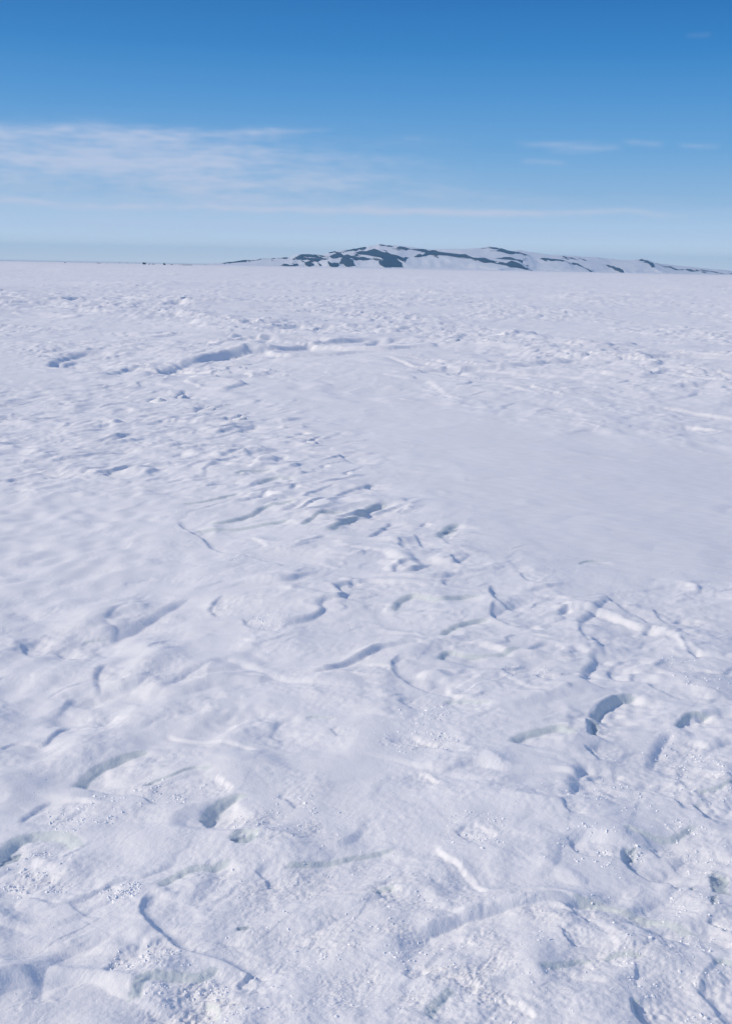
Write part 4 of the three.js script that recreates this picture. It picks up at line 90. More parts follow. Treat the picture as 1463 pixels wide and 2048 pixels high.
const HILLS = [{"d":8000,"top":[[-1082.5,-2.9],[-1011.1,7.1],[-939.5,15.4],[-883.5,19.0],[-828.4,29.9],[-772.8,36.4],[-717.3,42.9],[-653.9,46.1],[-590.5,49.9],[-558.8,53.5],[-527.1,57.3],[-504.1,68.8],[-479.7,76.8],[-400.4,76.7],[-321.2,75.2],[-290.2,87.4],[-258.1,96.5],[-195.7,111.9],[-131.7,117.5],[-84.0,123.9],[-37.1,134.7],[-9.1,142.9],[19.6,148.2],[38.5,153.2],[57.4,158.1],[96.9,152.9],[136.6,150.4],[160.4,149.0],[184.2,148.2],[215.9,146.5],[247.6,143.2],[311.0,134.9],[374.6,127.0],[446.0,116.9],[517.7,108.0],[573.1,101.1],[628.8,99.2],[701.0,93.3],[772.2,78.6],[827.8,73.0],[883.5,68.3],[923.3,67.5],[963.0,63.6],[988.1,47.8],[1012.0,30.3],[1031.1,9.6],[1051.9,-9.4]],"rocks":[[[-966.1,11.3],[-952.7,11.3],[-939.7,15.3],[-926.6,17.9],[-913.4,19.6],[-889.7,21.8],[-866.2,25.3],[-843.0,30.8],[-819.7,35.5],[-794.1,23.4],[-766.1,29.9],[-739.0,33.8],[-714.3,45.7],[-713.6,44.0],[-712.0,42.9],[-710.4,41.9],[-708.4,42.0],[-732.5,33.3],[-757.9,33.8],[-783.0,33.1],[-807.9,30.1],[-829.2,35.5],[-849.5,26.5],[-871.1,26.5],[-890.0,15.8],[-904.3,10.3],[-919.3,13.2],[-933.6,7.4],[-948.6,10.3],[-953.0,10.4],[-957.3,10.9],[-961.8,9.6]],[[-702.6,44.0],[-686.8,54.1],[-668.1,55.0],[-650.6,50.2],[-632.4,51.6],[-607.9,56.7],[-585.4,67.6],[-559.8,66.6],[-538.7,52.3],[-540.6,51.8],[-542.0,50.3],[-543.8,49.4],[-544.5,47.5],[-567.6,47.2],[-588.5,56.5],[-612.2,59.0],[-632.3,46.0],[-650.4,49.5],[-667.6,55.9],[-685.0,49.8]],[[-585.3,6.4],[-575.5,6.6],[-566.0,4.3],[-559.5,11.8],[-550.2,15.5],[-531.9,13.9],[-514.9,7.2],[-496.6,9.2],[-479.9,17.2],[-472.9,18.8],[-466.8,15.4],[-461.8,11.2],[-456.4,7.3],[-479.7,4.0],[-503.2,2.8],[-526.9,-5.8],[-550.1,3.3],[-559.0,3.0],[-567.7,5.1],[-576.4,6.6]],[[-503.6,49.1],[-486.0,60.7],[-468.6,72.7],[-417.0,93.9],[-363.4,79.3],[-319.4,54.7],[-269.7,65.7],[-293.3,69.8],[-316.4,63.3],[-350.6,78.6],[-386.7,67.9],[-409.7,59.2],[-433.5,64.9],[-438.5,59.7],[-445.1,56.7],[-426.4,60.2],[-409.9,50.9],[-339.6,36.9],[-269.5,53.5],[-292.3,46.2],[-316.3,47.3],[-363.0,33.2],[-409.9,46.2],[-445.0,43.4],[-480.1,44.9],[-491.1,50.8]],[[-444.9,31.0],[-433.0,28.7],[-420.9,27.7],[-408.8,30.1],[-398.1,36.0],[-386.0,34.0],[-377.6,25.3],[-366.9,19.2],[-362.7,7.8],[-374.8,5.8],[-385.8,0.3],[-397.8,2.3],[-409.5,5.7],[-419.4,12.7],[-422.8,24.2],[-432.6,31.4]],[[-363.0,42.3],[-358.4,43.1],[-354.3,41.0],[-349.8,40.0],[-345.5,41.5],[-338.2,31.8],[-331.6,21.5],[-320.0,17.1],[-310.0,9.9],[-314.3,8.4],[-318.6,6.5],[-322.6,9.2],[-327.5,8.9],[-336.0,18.6],[-340.4,30.6],[-353.5,33.1]],[[-275.1,37.2],[-267.0,35.2],[-260.6,29.9],[-252.6,27.7],[-245.7,23.3],[-237.6,27.5],[-228.6,29.1],[-219.8,26.6],[-210.6,27.7],[-206.7,23.8],[-204.4,18.8],[-204.4,13.4],[-204.5,8.0],[-213.5,1.9],[-224.5,0.8],[-235.2,1.4],[-245.4,4.4],[-258.1,6.0],[-266.3,15.5],[-272.9,25.5]],[[-193.4,51.3],[-176.7,64.5],[-155.4,65.9],[-138.2,54.0],[-117.3,51.7],[-113.3,40.1],[-110.5,28.2],[-103.0,18.5],[-95.5,8.8],[-109.6,12.2],[-123.7,8.3],[-137.6,5.7],[-151.7,5.5],[-158.6,7.9],[-165.4,10.1],[-169.6,16.1],[-175.4,20.6],[-182.2,24.6],[-190.1,23.1],[-197.6,23.8],[-204.7,26.3],[-198.3,30.3],[-194.6,36.9],[-192.8,44.0]],[[-281.7,94.1],[-249.5,106.1],[-216.5,96.8],[-182.7,96.6],[-153.4,113.2],[-134.8,112.9],[-119.0,122.7],[-101.0,122.5],[-83.5,127.0],[-72.8,132.5],[-60.8,134.2],[-49.0,137.5],[-36.9,135.9],[-34.7,135.2],[-32.8,133.8],[-31.8,131.7],[-31.0,129.5],[-41.6,119.9],[-55.7,116.9],[-69.6,117.6],[-83.4,119.5],[-92.6,110.5],[-104.5,105.5],[-116.9,110.9],[-129.9,107.1],[-147.1,115.3],[-165.6,110.4],[-182.9,106.0],[-200.0,100.5],[-213.2,92.9],[-228.4,91.0],[-243.0,97.3],[-258.3,92.7],[-264.1,90.6],[-270.2,90.3],[-276.2,91.6]],[[-269.7,69.4],[-247.8,81.8],[-224.1,90.7],[-197.3,91.7],[-176.2,75.5],[-152.4,84.1],[-128.8,74.9],[-104.9,73.8],[-82.4,65.6],[-52.7,70.2],[-23.8,62.4],[5.3,57.7],[34.8,56.9],[46.5,56.2],[58.2,56.1],[69.8,53.4],[81.6,55.3],[69.8,52.0],[59.3,45.9],[47.2,48.8],[35.0,47.5],[6.0,57.3],[-23.6,49.7],[-53.0,48.1],[-82.2,51.5],[-94.5,47.5],[-107.5,46.9],[-115.6,57.9],[-129.2,60.6],[-146.1,53.0],[-164.5,55.2],[-181.3,62.1],[-199.4,62.9],[-218.0,60.9],[-235.7,54.8],[-255.5,56.0]],[[50.3,151.9],[55.0,153.5],[59.8,152.4],[63.8,154.9],[67.7,157.5],[83.1,150.3],[98.5,143.2],[116.1,141.5],[132.1,148.7],[124.8,150.4],[117.4,148.7],[109.8,149.1],[103.0,145.8],[95.8,147.5],[88.4,148.3],[80.6,149.1],[73.8,145.5],[68.8,149.3],[62.9,151.6],[56.6,152.7]],[[-106.3,94.3],[-72.6,107.3],[-36.4,105.5],[22.8,125.1],[80.6,101.7],[105.6,103.3],[127.6,91.4],[170.1,84.2],[210.0,67.9],[227.4,73.8],[245.1,68.9],[231.0,62.1],[222.2,49.3],[210.5,49.6],[198.8,48.8],[181.8,57.6],[163.4,62.9],[179.8,47.0],[199.2,34.7],[198.8,22.3],[202.1,10.3],[142.4,9.4],[82.6,9.6],[57.8,19.6],[46.7,43.7],[65.3,44.2],[81.7,52.8],[60.0,67.0],[34.4,72.0],[5.1,77.2],[-24.2,82.3],[-53.5,84.6],[-82.8,85.4],[-94.0,91.3]],[[161.8,129.0],[188.7,144.7],[219.9,140.8],[271.6,125.7],[325.3,130.1],[355.8,130.2],[384.1,118.9],[420.6,126.4],[454.4,110.6],[478.7,110.7],[501.5,102.2],[595.2,73.0],[692.9,78.1],[694.6,72.0],[693.4,65.9],[668.9,75.2],[642.7,75.1],[597.8,98.5],[548.7,87.1],[496.0,88.6],[443.4,90.7],[406.8,99.1],[372.5,114.0],[343.1,117.7],[313.9,122.4],[284.9,128.7],[255.3,126.6],[242.8,124.5],[232.2,117.6],[220.7,122.2],[208.6,124.8],[185.5,129.5]],[[280.0,76.3],[293.9,83.6],[306.8,92.3],[323.1,96.7],[338.2,89.1],[361.4,105.9],[390.3,104.7],[418.0,102.8],[443.3,91.3],[437.5,89.4],[432.4,86.0],[426.2,86.6],[420.1,85.3],[399.9,91.1],[378.8,91.2],[359.5,83.1],[338.4,81.6],[324.0,78.2],[309.7,74.5],[294.8,75.0]],[[553.8,95.0],[583.1,98.4],[612.4,100.3],[625.4,100.3],[636.2,93.2],[669.4,74.4],[707.4,77.4],[744.5,78.8],[778.5,63.6],[812.2,44.9],[849.5,52.8],[873.5,45.7],[896.6,54.6],[919.7,64.1],[943.6,55.7],[958.9,47.9],[973.7,39.2],[1001.9,10.6],[1040.4,-1.6],[1012.7,15.5],[980.9,10.9],[950.6,19.2],[921.1,29.9],[916.4,24.0],[909.8,20.2],[884.3,22.2],[862.0,35.1],[822.8,56.7],[779.0,49.4],[730.0,46.3],[684.3,64.7],[625.6,76.2],[566.1,80.1],[557.8,85.8]],[[-791.1,28.1],[-788.9,28.9],[-786.7,29.7],[-784.3,29.9],[-782.4,31.4],[-780.7,29.6],[-778.5,28.5],[-776.1,29.2],[-773.6,28.8],[-776.0,27.9],[-777.5,25.9],[-779.9,25.7],[-782.4,25.5],[-784.9,25.9],[-786.4,27.9],[-788.8,27.1]],[[-646.7,40.2],[-644.1,40.2],[-641.7,39.5],[-639.1,39.5],[-636.6,38.8],[-634.4,37.0],[-631.5,36.6],[-628.4,36.3],[-626.5,34.0],[-629.1,34.5],[-631.7,33.9],[-633.9,35.3],[-636.6,35.4],[-639.7,35.0],[-642.4,36.3],[-643.9,39.0]],[[-502.5,20.6],[-498.0,19.3],[-493.8,17.3],[-489.3,15.3],[-484.5,17.0],[-481.0,13.2],[-477.0,9.9],[-471.7,9.7],[-466.6,8.5],[-471.2,8.4],[-475.9,8.8],[-480.5,9.7],[-484.5,12.1],[-489.9,12.1],[-493.9,15.5],[-499.1,16.7]],[[-514.0,48.3],[-509.5,47.8],[-505.5,45.7],[-501.1,46.7],[-496.8,47.7],[-491.9,48.0],[-487.6,46.0],[-483.3,44.1],[-479.5,41.4],[-483.1,44.6],[-488.0,44.6],[-492.8,44.6],[-496.7,42.0],[-501.2,43.9],[-506.0,43.4],[-509.7,46.3]],[[-464.1,57.0],[-461.0,58.1],[-458.0,57.0],[-455.2,58.2],[-453.0,60.4],[-450.4,59.0],[-447.9,57.3],[-444.9,57.1],[-442.0,58.1],[-444.8,57.7],[-447.5,56.6],[-450.1,55.2],[-453.0,54.7],[-456.1,54.8],[-458.3,56.8],[-461.1,57.9]],[[-335.7,67.1],[-330.0,65.3],[-323.9,65.6],[-320.9,60.1],[-314.9,58.0],[-309.1,55.9],[-304.4,51.8],[-299.7,47.9],[-294.1,45.2],[-299.9,46.0],[-305.1,48.5],[-309.9,51.6],[-314.9,54.3],[-320.8,56.2],[-326.4,59.0],[-332.1,61.9]],[[-453.1,38.7],[-446.7,39.9],[-440.4,38.4],[-436.2,33.5],[-429.8,31.9],[-423.9,28.1],[-416.8,29.3],[-411.5,25.5],[-406.5,21.3],[-412.8,23.4],[-417.0,28.4],[-423.3,26.7],[-429.7,28.1],[-436.5,28.9],[-441.4,33.4],[-447.6,35.3]],[[-407.4,46.2],[-402.0,44.9],[-396.9,46.8],[-393.1,43.2],[-388.1,41.3],[-382.5,39.8],[-377.2,37.5],[-372.7,33.9],[-368.8,29.7],[-373.8,30.1],[-378.9,30.4],[-383.7,32.1],[-388.0,34.7],[-393.1,37.2],[-397.4,41.0],[-403.3,41.9]],[[-111.9,51.7],[-108.6,52.1],[-105.5,53.1],[-102.4,51.7],[-99.1,52.2],[-95.7,50.7],[-93.4,47.9],[-89.9,48.8],[-86.2,48.4],[-89.2,46.7],[-92.6,46.3],[-95.9,46.9],[-99.0,47.9],[-102.3,48.8],[-105.4,49.9],[-108.3,52.0]],[[-74.4,118.7],[-70.8,116.1],[-66.4,114.9],[-61.8,113.9],[-57.5,115.6],[-53.8,112.4],[-50.2,109.0],[-45.4,107.9],[-40.4,107.4],[-44.7,104.8],[-49.5,105.8],[-53.7,107.9],[-57.4,110.6],[-62.3,112.7],[-67.5,111.5],[-70.0,116.0]],[[-107.0,51.9],[-101.8,52.5],[-97.1,50.4],[-92.5,52.3],[-88.0,54.3],[-83.6,51.8],[-78.6,50.6],[-73.2,50.6],[-69.0,54.0],[-73.9,53.2],[-78.2,50.9],[-83.1,51.8],[-88.0,51.5],[-93.0,51.1],[-97.5,48.8],[-102.3,50.2]],[[12.8,65.7],[17.0,63.1],[22.0,63.6],[26.5,62.4],[31.3,62.3],[36.5,63.2],[41.7,62.4],[46.7,60.4],[49.8,55.9],[45.0,56.9],[40.9,59.7],[36.1,60.0],[31.3,59.3],[26.4,60.7],[21.4,60.5],[16.3,61.8]],[[-230.5,62.6],[-228.7,63.9],[-226.4,64.3],[-224.3,63.6],[-222.2,63.2],[-219.5,62.5],[-218.0,60.3],[-215.6,59.3],[-213.7,57.6],[-215.8,57.6],[-217.9,57.6],[-220.1,58.1],[-222.1,57.1],[-224.2,58.5],[-226.6,59.4],[-228.0,61.6]],[[57.2,148.7],[61.9,148.8],[66.3,150.2],[70.8,151.5],[75.5,151.4],[80.0,153.7],[84.9,152.4],[89.4,151.0],[93.9,149.6],[89.3,148.7],[85.1,146.5],[80.3,146.4],[75.6,147.0],[70.7,148.2],[66.7,151.2],[61.8,150.6]],[[114.8,142.4],[119.1,141.8],[123.3,140.7],[127.5,142.0],[131.1,144.4],[135.1,146.0],[139.4,145.7],[143.2,143.7],[147.5,143.5],[143.2,142.2],[139.7,139.5],[135.5,140.5],[131.2,141.5],[127.1,140.3],[123.0,140.9],[119.2,143.2]],[[-114.4,80.5],[-108.3,80.3],[-102.5,82.5],[-96.4,82.7],[-90.6,81.0],[-86.0,76.2],[-79.3,75.3],[-73.0,75.6],[-66.6,75.7],[-72.2,72.9],[-78.5,73.0],[-84.8,72.9],[-90.5,75.3],[-96.8,74.9],[-103.1,75.3],[-108.4,78.7]],[[77.1,119.1],[79.5,115.6],[83.6,114.5],[87.5,115.9],[91.5,115.0],[95.9,115.6],[99.8,113.4],[103.9,111.6],[106.0,107.7],[102.2,108.1],[98.6,109.2],[95.5,111.6],[91.6,111.8],[87.8,114.0],[83.5,113.8],[80.8,117.0]],[[-114.7,95.2],[-111.2,89.8],[-105.0,87.6],[-98.7,86.9],[-92.6,88.6],[-86.2,85.1],[-83.7,78.3],[-77.2,76.0],[-70.3,75.5],[-76.1,75.8],[-81.8,77.3],[-87.4,79.2],[-92.4,82.1],[-99.1,83.1],[-105.3,85.9],[-111.3,89.4]],[[205.2,44.6],[207.7,46.8],[211.0,47.3],[213.7,45.2],[217.1,45.4],[220.3,45.6],[223.4,44.5],[226.4,43.3],[229.1,41.5],[226.0,41.7],[223.2,40.4],[220.2,41.3],[217.2,40.7],[214.4,42.6],[211.9,44.8],[208.6,43.5]],[[173.6,126.6],[177.8,126.3],[181.8,125.2],[185.5,123.2],[189.8,123.6],[194.5,123.9],[198.3,121.2],[202.4,119.5],[206.1,117.2],[202.8,120.2],[198.5,121.4],[194.1,121.7],[189.9,120.2],[185.2,119.2],[181.0,121.5],[176.3,122.7]],[[344.6,107.2],[351.6,107.3],[357.2,111.3],[363.8,109.8],[369.7,106.8],[376.2,104.0],[381.2,99.2],[388.3,97.1],[395.1,99.9],[388.7,99.4],[382.5,97.7],[375.9,97.9],[369.9,100.4],[364.4,104.3],[357.9,106.2],[351.2,105.8]],[[656.7,68.9],[660.4,67.8],[664.2,67.5],[666.8,64.5],[670.7,63.8],[675.6,64.4],[679.7,61.7],[683.1,58.4],[684.9,54.1],[681.6,56.0],[678.4,58.1],[674.9,60.0],[670.9,59.2],[669.5,63.7],[665.4,66.3],[661.0,67.2]],[[138.8,130.6],[144.6,131.7],[150.3,129.9],[154.9,126.2],[160.7,124.9],[166.0,122.0],[172.0,121.3],[176.7,117.5],[182.8,116.4],[177.6,118.9],[171.8,119.2],[166.4,121.1],[160.8,122.0],[155.5,125.4],[151.3,130.0],[145.0,129.4]],[[313.7,121.5],[317.8,119.8],[322.2,119.9],[326.5,119.0],[330.1,116.5],[334.8,114.8],[337.4,110.6],[342.4,111.1],[346.6,108.3],[342.1,108.3],[337.6,108.1],[333.5,110.2],[330.2,113.2],[326.0,116.1],[321.0,115.4],[318.3,119.5]],[[399.3,89.2],[404.0,85.9],[408.6,82.5],[414.4,82.2],[420.0,83.7],[425.7,82.4],[431.3,80.6],[436.8,78.1],[440.8,73.7],[435.2,73.1],[429.6,73.1],[425.2,76.6],[420.1,79.3],[414.2,80.9],[408.1,81.0],[404.6,86.0]],[[282.5,83.4],[285.1,82.3],[287.2,80.4],[290.0,80.1],[292.8,80.1],[295.3,78.4],[297.5,76.2],[300.0,74.4],[303.1,73.6],[300.2,73.1],[297.4,73.8],[294.8,74.9],[292.8,77.0],[290.2,78.8],[288.6,81.6],[285.3,81.7]],[[768.8,60.7],[772.9,58.6],[777.4,59.8],[781.1,61.8],[784.8,63.8],[789.1,63.6],[792.9,61.7],[796.9,60.2],[801.2,60.6],[797.1,59.8],[793.4,57.9],[789.1,59.3],[785.1,57.5],[780.8,56.6],[776.8,58.4],[772.8,59.5]],[[730.5,64.7],[735.8,62.6],[740.2,58.9],[745.8,60.3],[751.4,58.3],[756.9,55.7],[760.6,50.9],[766.1,47.8],[772.3,49.0],[767.8,52.6],[762.9,55.5],[757.1,57.4],[751.5,55.4],[745.4,55.2],[739.3,56.3],[736.2,61.8]],[[752.6,57.7],[758.1,59.7],[763.8,58.2],[769.3,57.6],[774.9,57.9],[780.7,57.6],[786.4,58.4],[792.3,57.7],[797.4,54.6],[791.7,55.2],[786.2,57.0],[781.0,54.2],[775.1,54.5],[769.1,56.0],[764.4,60.0],[758.7,57.7]]]},{"d":8700,"top":[[270.1,121.9],[312.7,129.1],[355.9,131.9],[398.6,138.2],[441.8,138.6],[544.8,144.1],[648.1,145.8],[699.8,147.6],[751.0,153.5],[794.2,157.0],[836.6,164.5],[871.1,163.5],[905.4,165.8],[935.3,158.0],[964.6,148.4],[1004.2,140.3],[1044.3,136.4],[1088.8,126.9],[1131.5,111.1],[1157.1,98.1],[1184.2,88.5],[1227.3,89.7],[1270.4,88.4],[1330.9,80.9],[1391.7,75.5],[1435.2,61.9],[1479.2,50.1],[1526.0,21.6],[1568.9,-12.6]],"rocks":[[[836.5,164.3],[853.4,156.5],[871.7,158.4],[889.6,159.6],[906.8,164.2],[918.6,157.1],[931.5,152.2],[945.5,153.3],[958.5,147.9],[944.1,152.7],[930.0,158.1],[915.2,155.2],[900.9,150.8],[883.3,150.3],[869.4,161.1],[853.4,168.3]],[[856.8,136.0],[904.9,135.9],[945.8,159.8],[989.2,141.6],[1035.7,135.5],[1052.0,131.3],[1068.8,131.5],[1085.3,128.2],[1100.3,120.5],[1111.7,118.9],[1122.8,115.4],[1131.4,107.8],[1139.6,99.7],[1132.0,107.5],[1121.5,110.5],[1110.7,111.1],[1100.9,107.2],[1086.6,116.9],[1070.4,123.1],[1053.4,120.6],[1036.2,123.2],[1014.5,114.8],[990.9,115.3],[968.1,120.2],[946.5,128.9],[923.6,135.1],[902.5,145.9],[879.6,141.0]],[[1204.2,84.9],[1222.4,92.4],[1242.0,95.6],[1261.9,93.3],[1280.9,86.9],[1309.6,86.8],[1334.8,99.6],[1359.3,85.8],[1384.0,72.3],[1398.1,61.5],[1414.4,54.4],[1430.1,63.8],[1448.6,60.9],[1467.9,56.7],[1482.1,43.0],[1495.1,27.9],[1514.6,23.3],[1526.1,19.5],[1536.2,12.7],[1545.5,4.8],[1556.9,0.4],[1546.4,-2.3],[1536.3,1.9],[1525.8,2.8],[1515.9,-0.4],[1509.3,16.3],[1494.3,26.6],[1479.2,35.5],[1462.4,40.6],[1454.5,47.8],[1444.2,51.0],[1433.9,47.3],[1423.5,51.3],[1398.3,55.2],[1380.6,73.4],[1356.6,75.6],[1332.7,73.5],[1313.3,76.7],[1294.0,73.9],[1273.9,71.3],[1255.6,80.3],[1243.5,73.3],[1229.3,73.9],[1218.4,83.2]],[[871.6,83.7],[910.7,85.3],[948.7,93.6],[988.5,93.2],[1025.4,77.9],[1047.1,77.3],[1067.9,70.9],[1088.7,75.6],[1108.3,84.0],[1095.5,86.2],[1084.1,80.6],[1074.4,73.4],[1064.3,66.9],[1063.1,61.6],[1060.0,57.1],[1057.3,52.0],[1058.8,46.4],[1054.1,48.4],[1049.5,50.6],[1044.4,51.4],[1039.3,51.5],[1028.9,54.2],[1018.1,55.0],[1008.0,59.2],[1000.3,67.0],[967.8,76.4],[937.9,92.1],[905.9,80.0]],[[799.5,155.0],[804.1,156.4],[808.9,156.8],[813.7,155.9],[818.4,157.2],[823.3,157.3],[827.9,155.7],[832.7,155.0],[837.4,156.3],[833.4,153.3],[828.2,153.6],[823.4,155.2],[818.5,154.1],[813.6,155.5],[809.0,153.3],[804.2,154.0]],[[1347.5,75.8],[1349.7,75.5],[1352.0,75.4],[1354.2,74.6],[1356.5,75.1],[1358.1,72.7],[1360.6,71.1],[1363.3,70.0],[1365.8,68.3],[1363.5,69.0],[1361.3,70.1],[1359.1,69.3],[1356.8,69.0],[1353.8,69.5],[1351.4,71.5],[1349.2,73.4]],[[1224.5,78.0],[1228.0,78.5],[1231.5,77.8],[1234.3,75.6],[1237.2,73.4],[1240.9,72.8],[1244.3,71.1],[1246.2,67.6],[1250.0,66.1],[1247.3,68.4],[1243.8,68.9],[1240.8,70.9],[1237.3,70.6],[1235.7,74.4],[1232.2,76.6],[1228.4,78.0]],[[974.6,75.9],[980.0,76.3],[985.4,76.0],[990.1,78.6],[995.2,80.1],[1000.3,82.5],[1005.9,81.1],[1011.0,79.4],[1016.1,77.6],[1010.9,76.1],[1006.2,73.8],[1001.0,71.7],[995.5,73.3],[990.0,72.7],[985.2,75.6],[979.9,76.0]],[[1073.9,36.5],[1076.5,37.9],[1079.6,38.4],[1082.6,39.4],[1085.6,38.6],[1088.7,38.3],[1091.6,37.3],[1094.5,36.1],[1097.6,36.3],[1094.8,35.1],[1091.7,35.5],[1089.0,33.7],[1085.8,34.2],[1082.9,35.3],[1079.8,34.9],[1076.9,36.2]]]},{"d":9400,"top":[[960.8,151.4],[1035.2,150.9],[1109.6,150.6],[1137.1,155.2],[1165.1,157.1],[1211.5,146.8],[1258.7,142.4],[1370.4,125.8],[1483.0,121.2],[1557.6,121.5],[1632.2,114.9],[1744.3,114.7],[1856.2,102.7],[1930.9,94.7],[2005.6,96.3],[2042.3,101.6],[2079.6,103.2],[2107.5,103.3],[2135.5,102.4],[2154.6,92.5],[2174.0,83.1],[2221.5,72.1],[2268.7,59.3],[2324.8,48.1],[2381.6,43.2],[2437.7,35.0],[2494.1,34.3],[2550.2,23.8],[2606.9,21.8],[2663.2,8.9],[2720.3,2.0]],"rocks":[[[1479.6,115.4],[1494.2,118.2],[1507.3,110.8],[1520.9,104.4],[1535.3,107.8],[1550.3,106.3],[1563.6,99.0],[1576.1,89.8],[1591.5,89.0],[1575.0,97.3],[1556.7,97.8],[1538.9,99.9],[1521.6,104.9],[1510.0,104.3],[1498.7,102.1],[1489.5,109.2]],[[1780.3,51.6],[1791.9,57.0],[1804.9,55.9],[1815.5,47.4],[1828.9,47.8],[1846.8,38.2],[1866.6,34.5],[1883.2,21.0],[1887.1,0.5],[1876.1,-3.2],[1864.5,-0.4],[1855.4,6.6],[1844.9,11.4],[1825.6,17.7],[1814.5,34.5],[1794.6,37.4]],[[2061.1,96.9],[2079.0,100.6],[2095.2,108.9],[2111.0,97.5],[2130.2,96.3],[2135.4,88.1],[2143.5,82.5],[2152.3,78.4],[2161.8,77.3],[2157.3,72.2],[2151.8,68.1],[2150.6,61.2],[2146.7,55.5],[2140.2,48.9],[2131.2,46.0],[2122.4,42.0],[2112.8,44.7],[2117.8,54.4],[2115.2,65.4],[2112.2,76.1],[2103.4,83.3],[2093.6,89.1],[2082.4,90.7],[2070.8,90.4]],[[2180.0,74.3],[2199.5,67.0],[2216.8,55.5],[2236.9,46.7],[2257.6,51.7],[2283.9,53.1],[2305.9,37.6],[2330.6,30.5],[2355.7,33.6],[2377.3,28.8],[2396.9,37.4],[2418.1,34.1],[2438.3,39.7],[2449.0,41.2],[2459.2,44.4],[2469.7,41.0],[2480.0,37.1],[2465.6,36.8],[2451.6,41.1],[2437.3,39.3],[2425.0,32.4],[2436.3,26.1],[2449.1,25.2],[2461.6,29.0],[2474.0,23.7],[2451.4,21.6],[2428.8,18.8],[2405.0,16.7],[2383.7,28.6],[2355.5,27.9],[2327.2,28.7],[2297.4,26.2],[2272.0,43.1],[2247.8,47.9],[2223.4,50.2],[2203.6,65.8]],[[2494.2,32.7],[2508.6,29.3],[2521.4,21.5],[2536.2,20.2],[2550.1,24.6],[2565.0,25.9],[2577.9,17.6],[2592.3,17.4],[2606.3,13.8],[2618.8,17.4],[2631.5,13.1],[2642.9,6.9],[2655.5,4.2],[2636.4,11.1],[2616.8,8.1],[2598.7,18.9],[2578.4,15.8],[2557.7,22.0],[2536.4,25.0],[2516.3,36.4]],[[1467.5,101.9],[1474.2,99.1],[1481.1,101.1],[1487.9,102.3],[1494.7,100.6],[1502.1,99.9],[1508.3,95.7],[1514.8,91.7],[1522.3,92.5],[1515.1,92.5],[1508.6,89.6],[1501.8,91.7],[1495.1,93.9],[1490.1,100.0],[1482.2,101.2],[1474.9,101.9]],[[1596.0,101.9],[1603.3,100.8],[1609.8,103.8],[1615.5,99.5],[1622.4,97.6],[1629.6,96.0],[1636.5,93.6],[1642.4,89.1],[1649.1,86.0],[1642.4,84.3],[1635.4,84.0],[1628.6,86.2],[1622.8,90.4],[1616.7,95.2],[1611.3,100.6],[1603.7,101.5]],[[1768.0,55.6],[1771.8,56.7],[1775.7,55.4],[1778.9,53.3],[1782.4,51.6],[1784.9,48.0],[1788.4,45.2],[1792.7,44.4],[1797.0,44.2],[1793.0,44.4],[1790.0,47.0],[1786.3,47.9],[1782.6,48.3],[1779.6,51.4],[1776.5,54.5],[1772.4,56.3]],[[2078.0,81.4],[2084.6,80.5],[2091.0,81.6],[2097.5,82.4],[2104.0,80.7],[2110.8,80.7],[2117.1,77.9],[2123.8,77.9],[2130.3,76.2],[2123.7,76.2],[2117.3,74.8],[2110.9,76.8],[2104.3,76.9],[2097.7,77.9],[2091.1,78.8],[2084.3,78.9]],[[2464.7,31.3],[2470.0,27.1],[2476.7,27.2],[2483.0,26.5],[2489.1,28.0],[2494.5,23.8],[2500.5,20.6],[2507.2,20.8],[2513.9,19.4],[2507.6,19.5],[2501.8,22.2],[2495.6,24.6],[2489.5,22.7],[2483.0,24.8],[2477.8,29.1],[2471.5,32.5]],[[2478.7,17.4],[2484.0,16.7],[2488.3,13.5],[2492.4,16.6],[2497.6,17.0],[2502.9,17.4],[2508.1,16.1],[2513.0,13.8],[2517.0,10.1],[2512.2,10.0],[2507.5,11.5],[2503.1,9.5],[2498.1,10.5],[2493.0,12.7],[2487.7,11.7],[2482.7,13.8]]]},{"d":10200,"top":[[2055.3,100.1],[2136.1,102.0],[2217.1,97.3],[2298.2,83.4],[2380.0,78.5],[2410.4,76.2],[2440.8,75.7],[2552.6,64.4],[2664.5,56.1],[2792.6,43.7],[2920.8,37.1],[2996.0,24.6],[3071.8,20.1],[3193.9,7.3],[3316.3,0.9]],"rocks":[[[2895.7,14.3],[2916.2,8.1],[2937.1,4.7],[2957.8,9.4],[2979.1,5.1],[2964.1,5.6],[2950.8,13.2],[2938.7,4.9],[2923.5,4.8],[2916.7,7.5],[2910.1,11.0],[2902.7,11.3]],[[2946.8,12.2],[2954.1,10.1],[2961.5,10.5],[2968.1,14.0],[2975.8,13.5],[2982.1,8.3],[2990.1,6.9],[2997.7,8.2],[3005.3,9.3],[2999.0,4.8],[2991.1,5.7],[2983.9,8.9],[2976.2,8.0],[2968.8,8.6],[2961.4,8.9],[2954.2,11.5]]]}];
const CAMP = {"hut":-269.3,"sled1":-263.1,"sled2":-258.6,"truck":-245.2,"sled3":-236.6,"drum0":-226.8,"speck":-363.6,"specks":-324.4,"pole1":-298.8,"pole2":-289.5,"mid":-313.6,"last":-197.0};

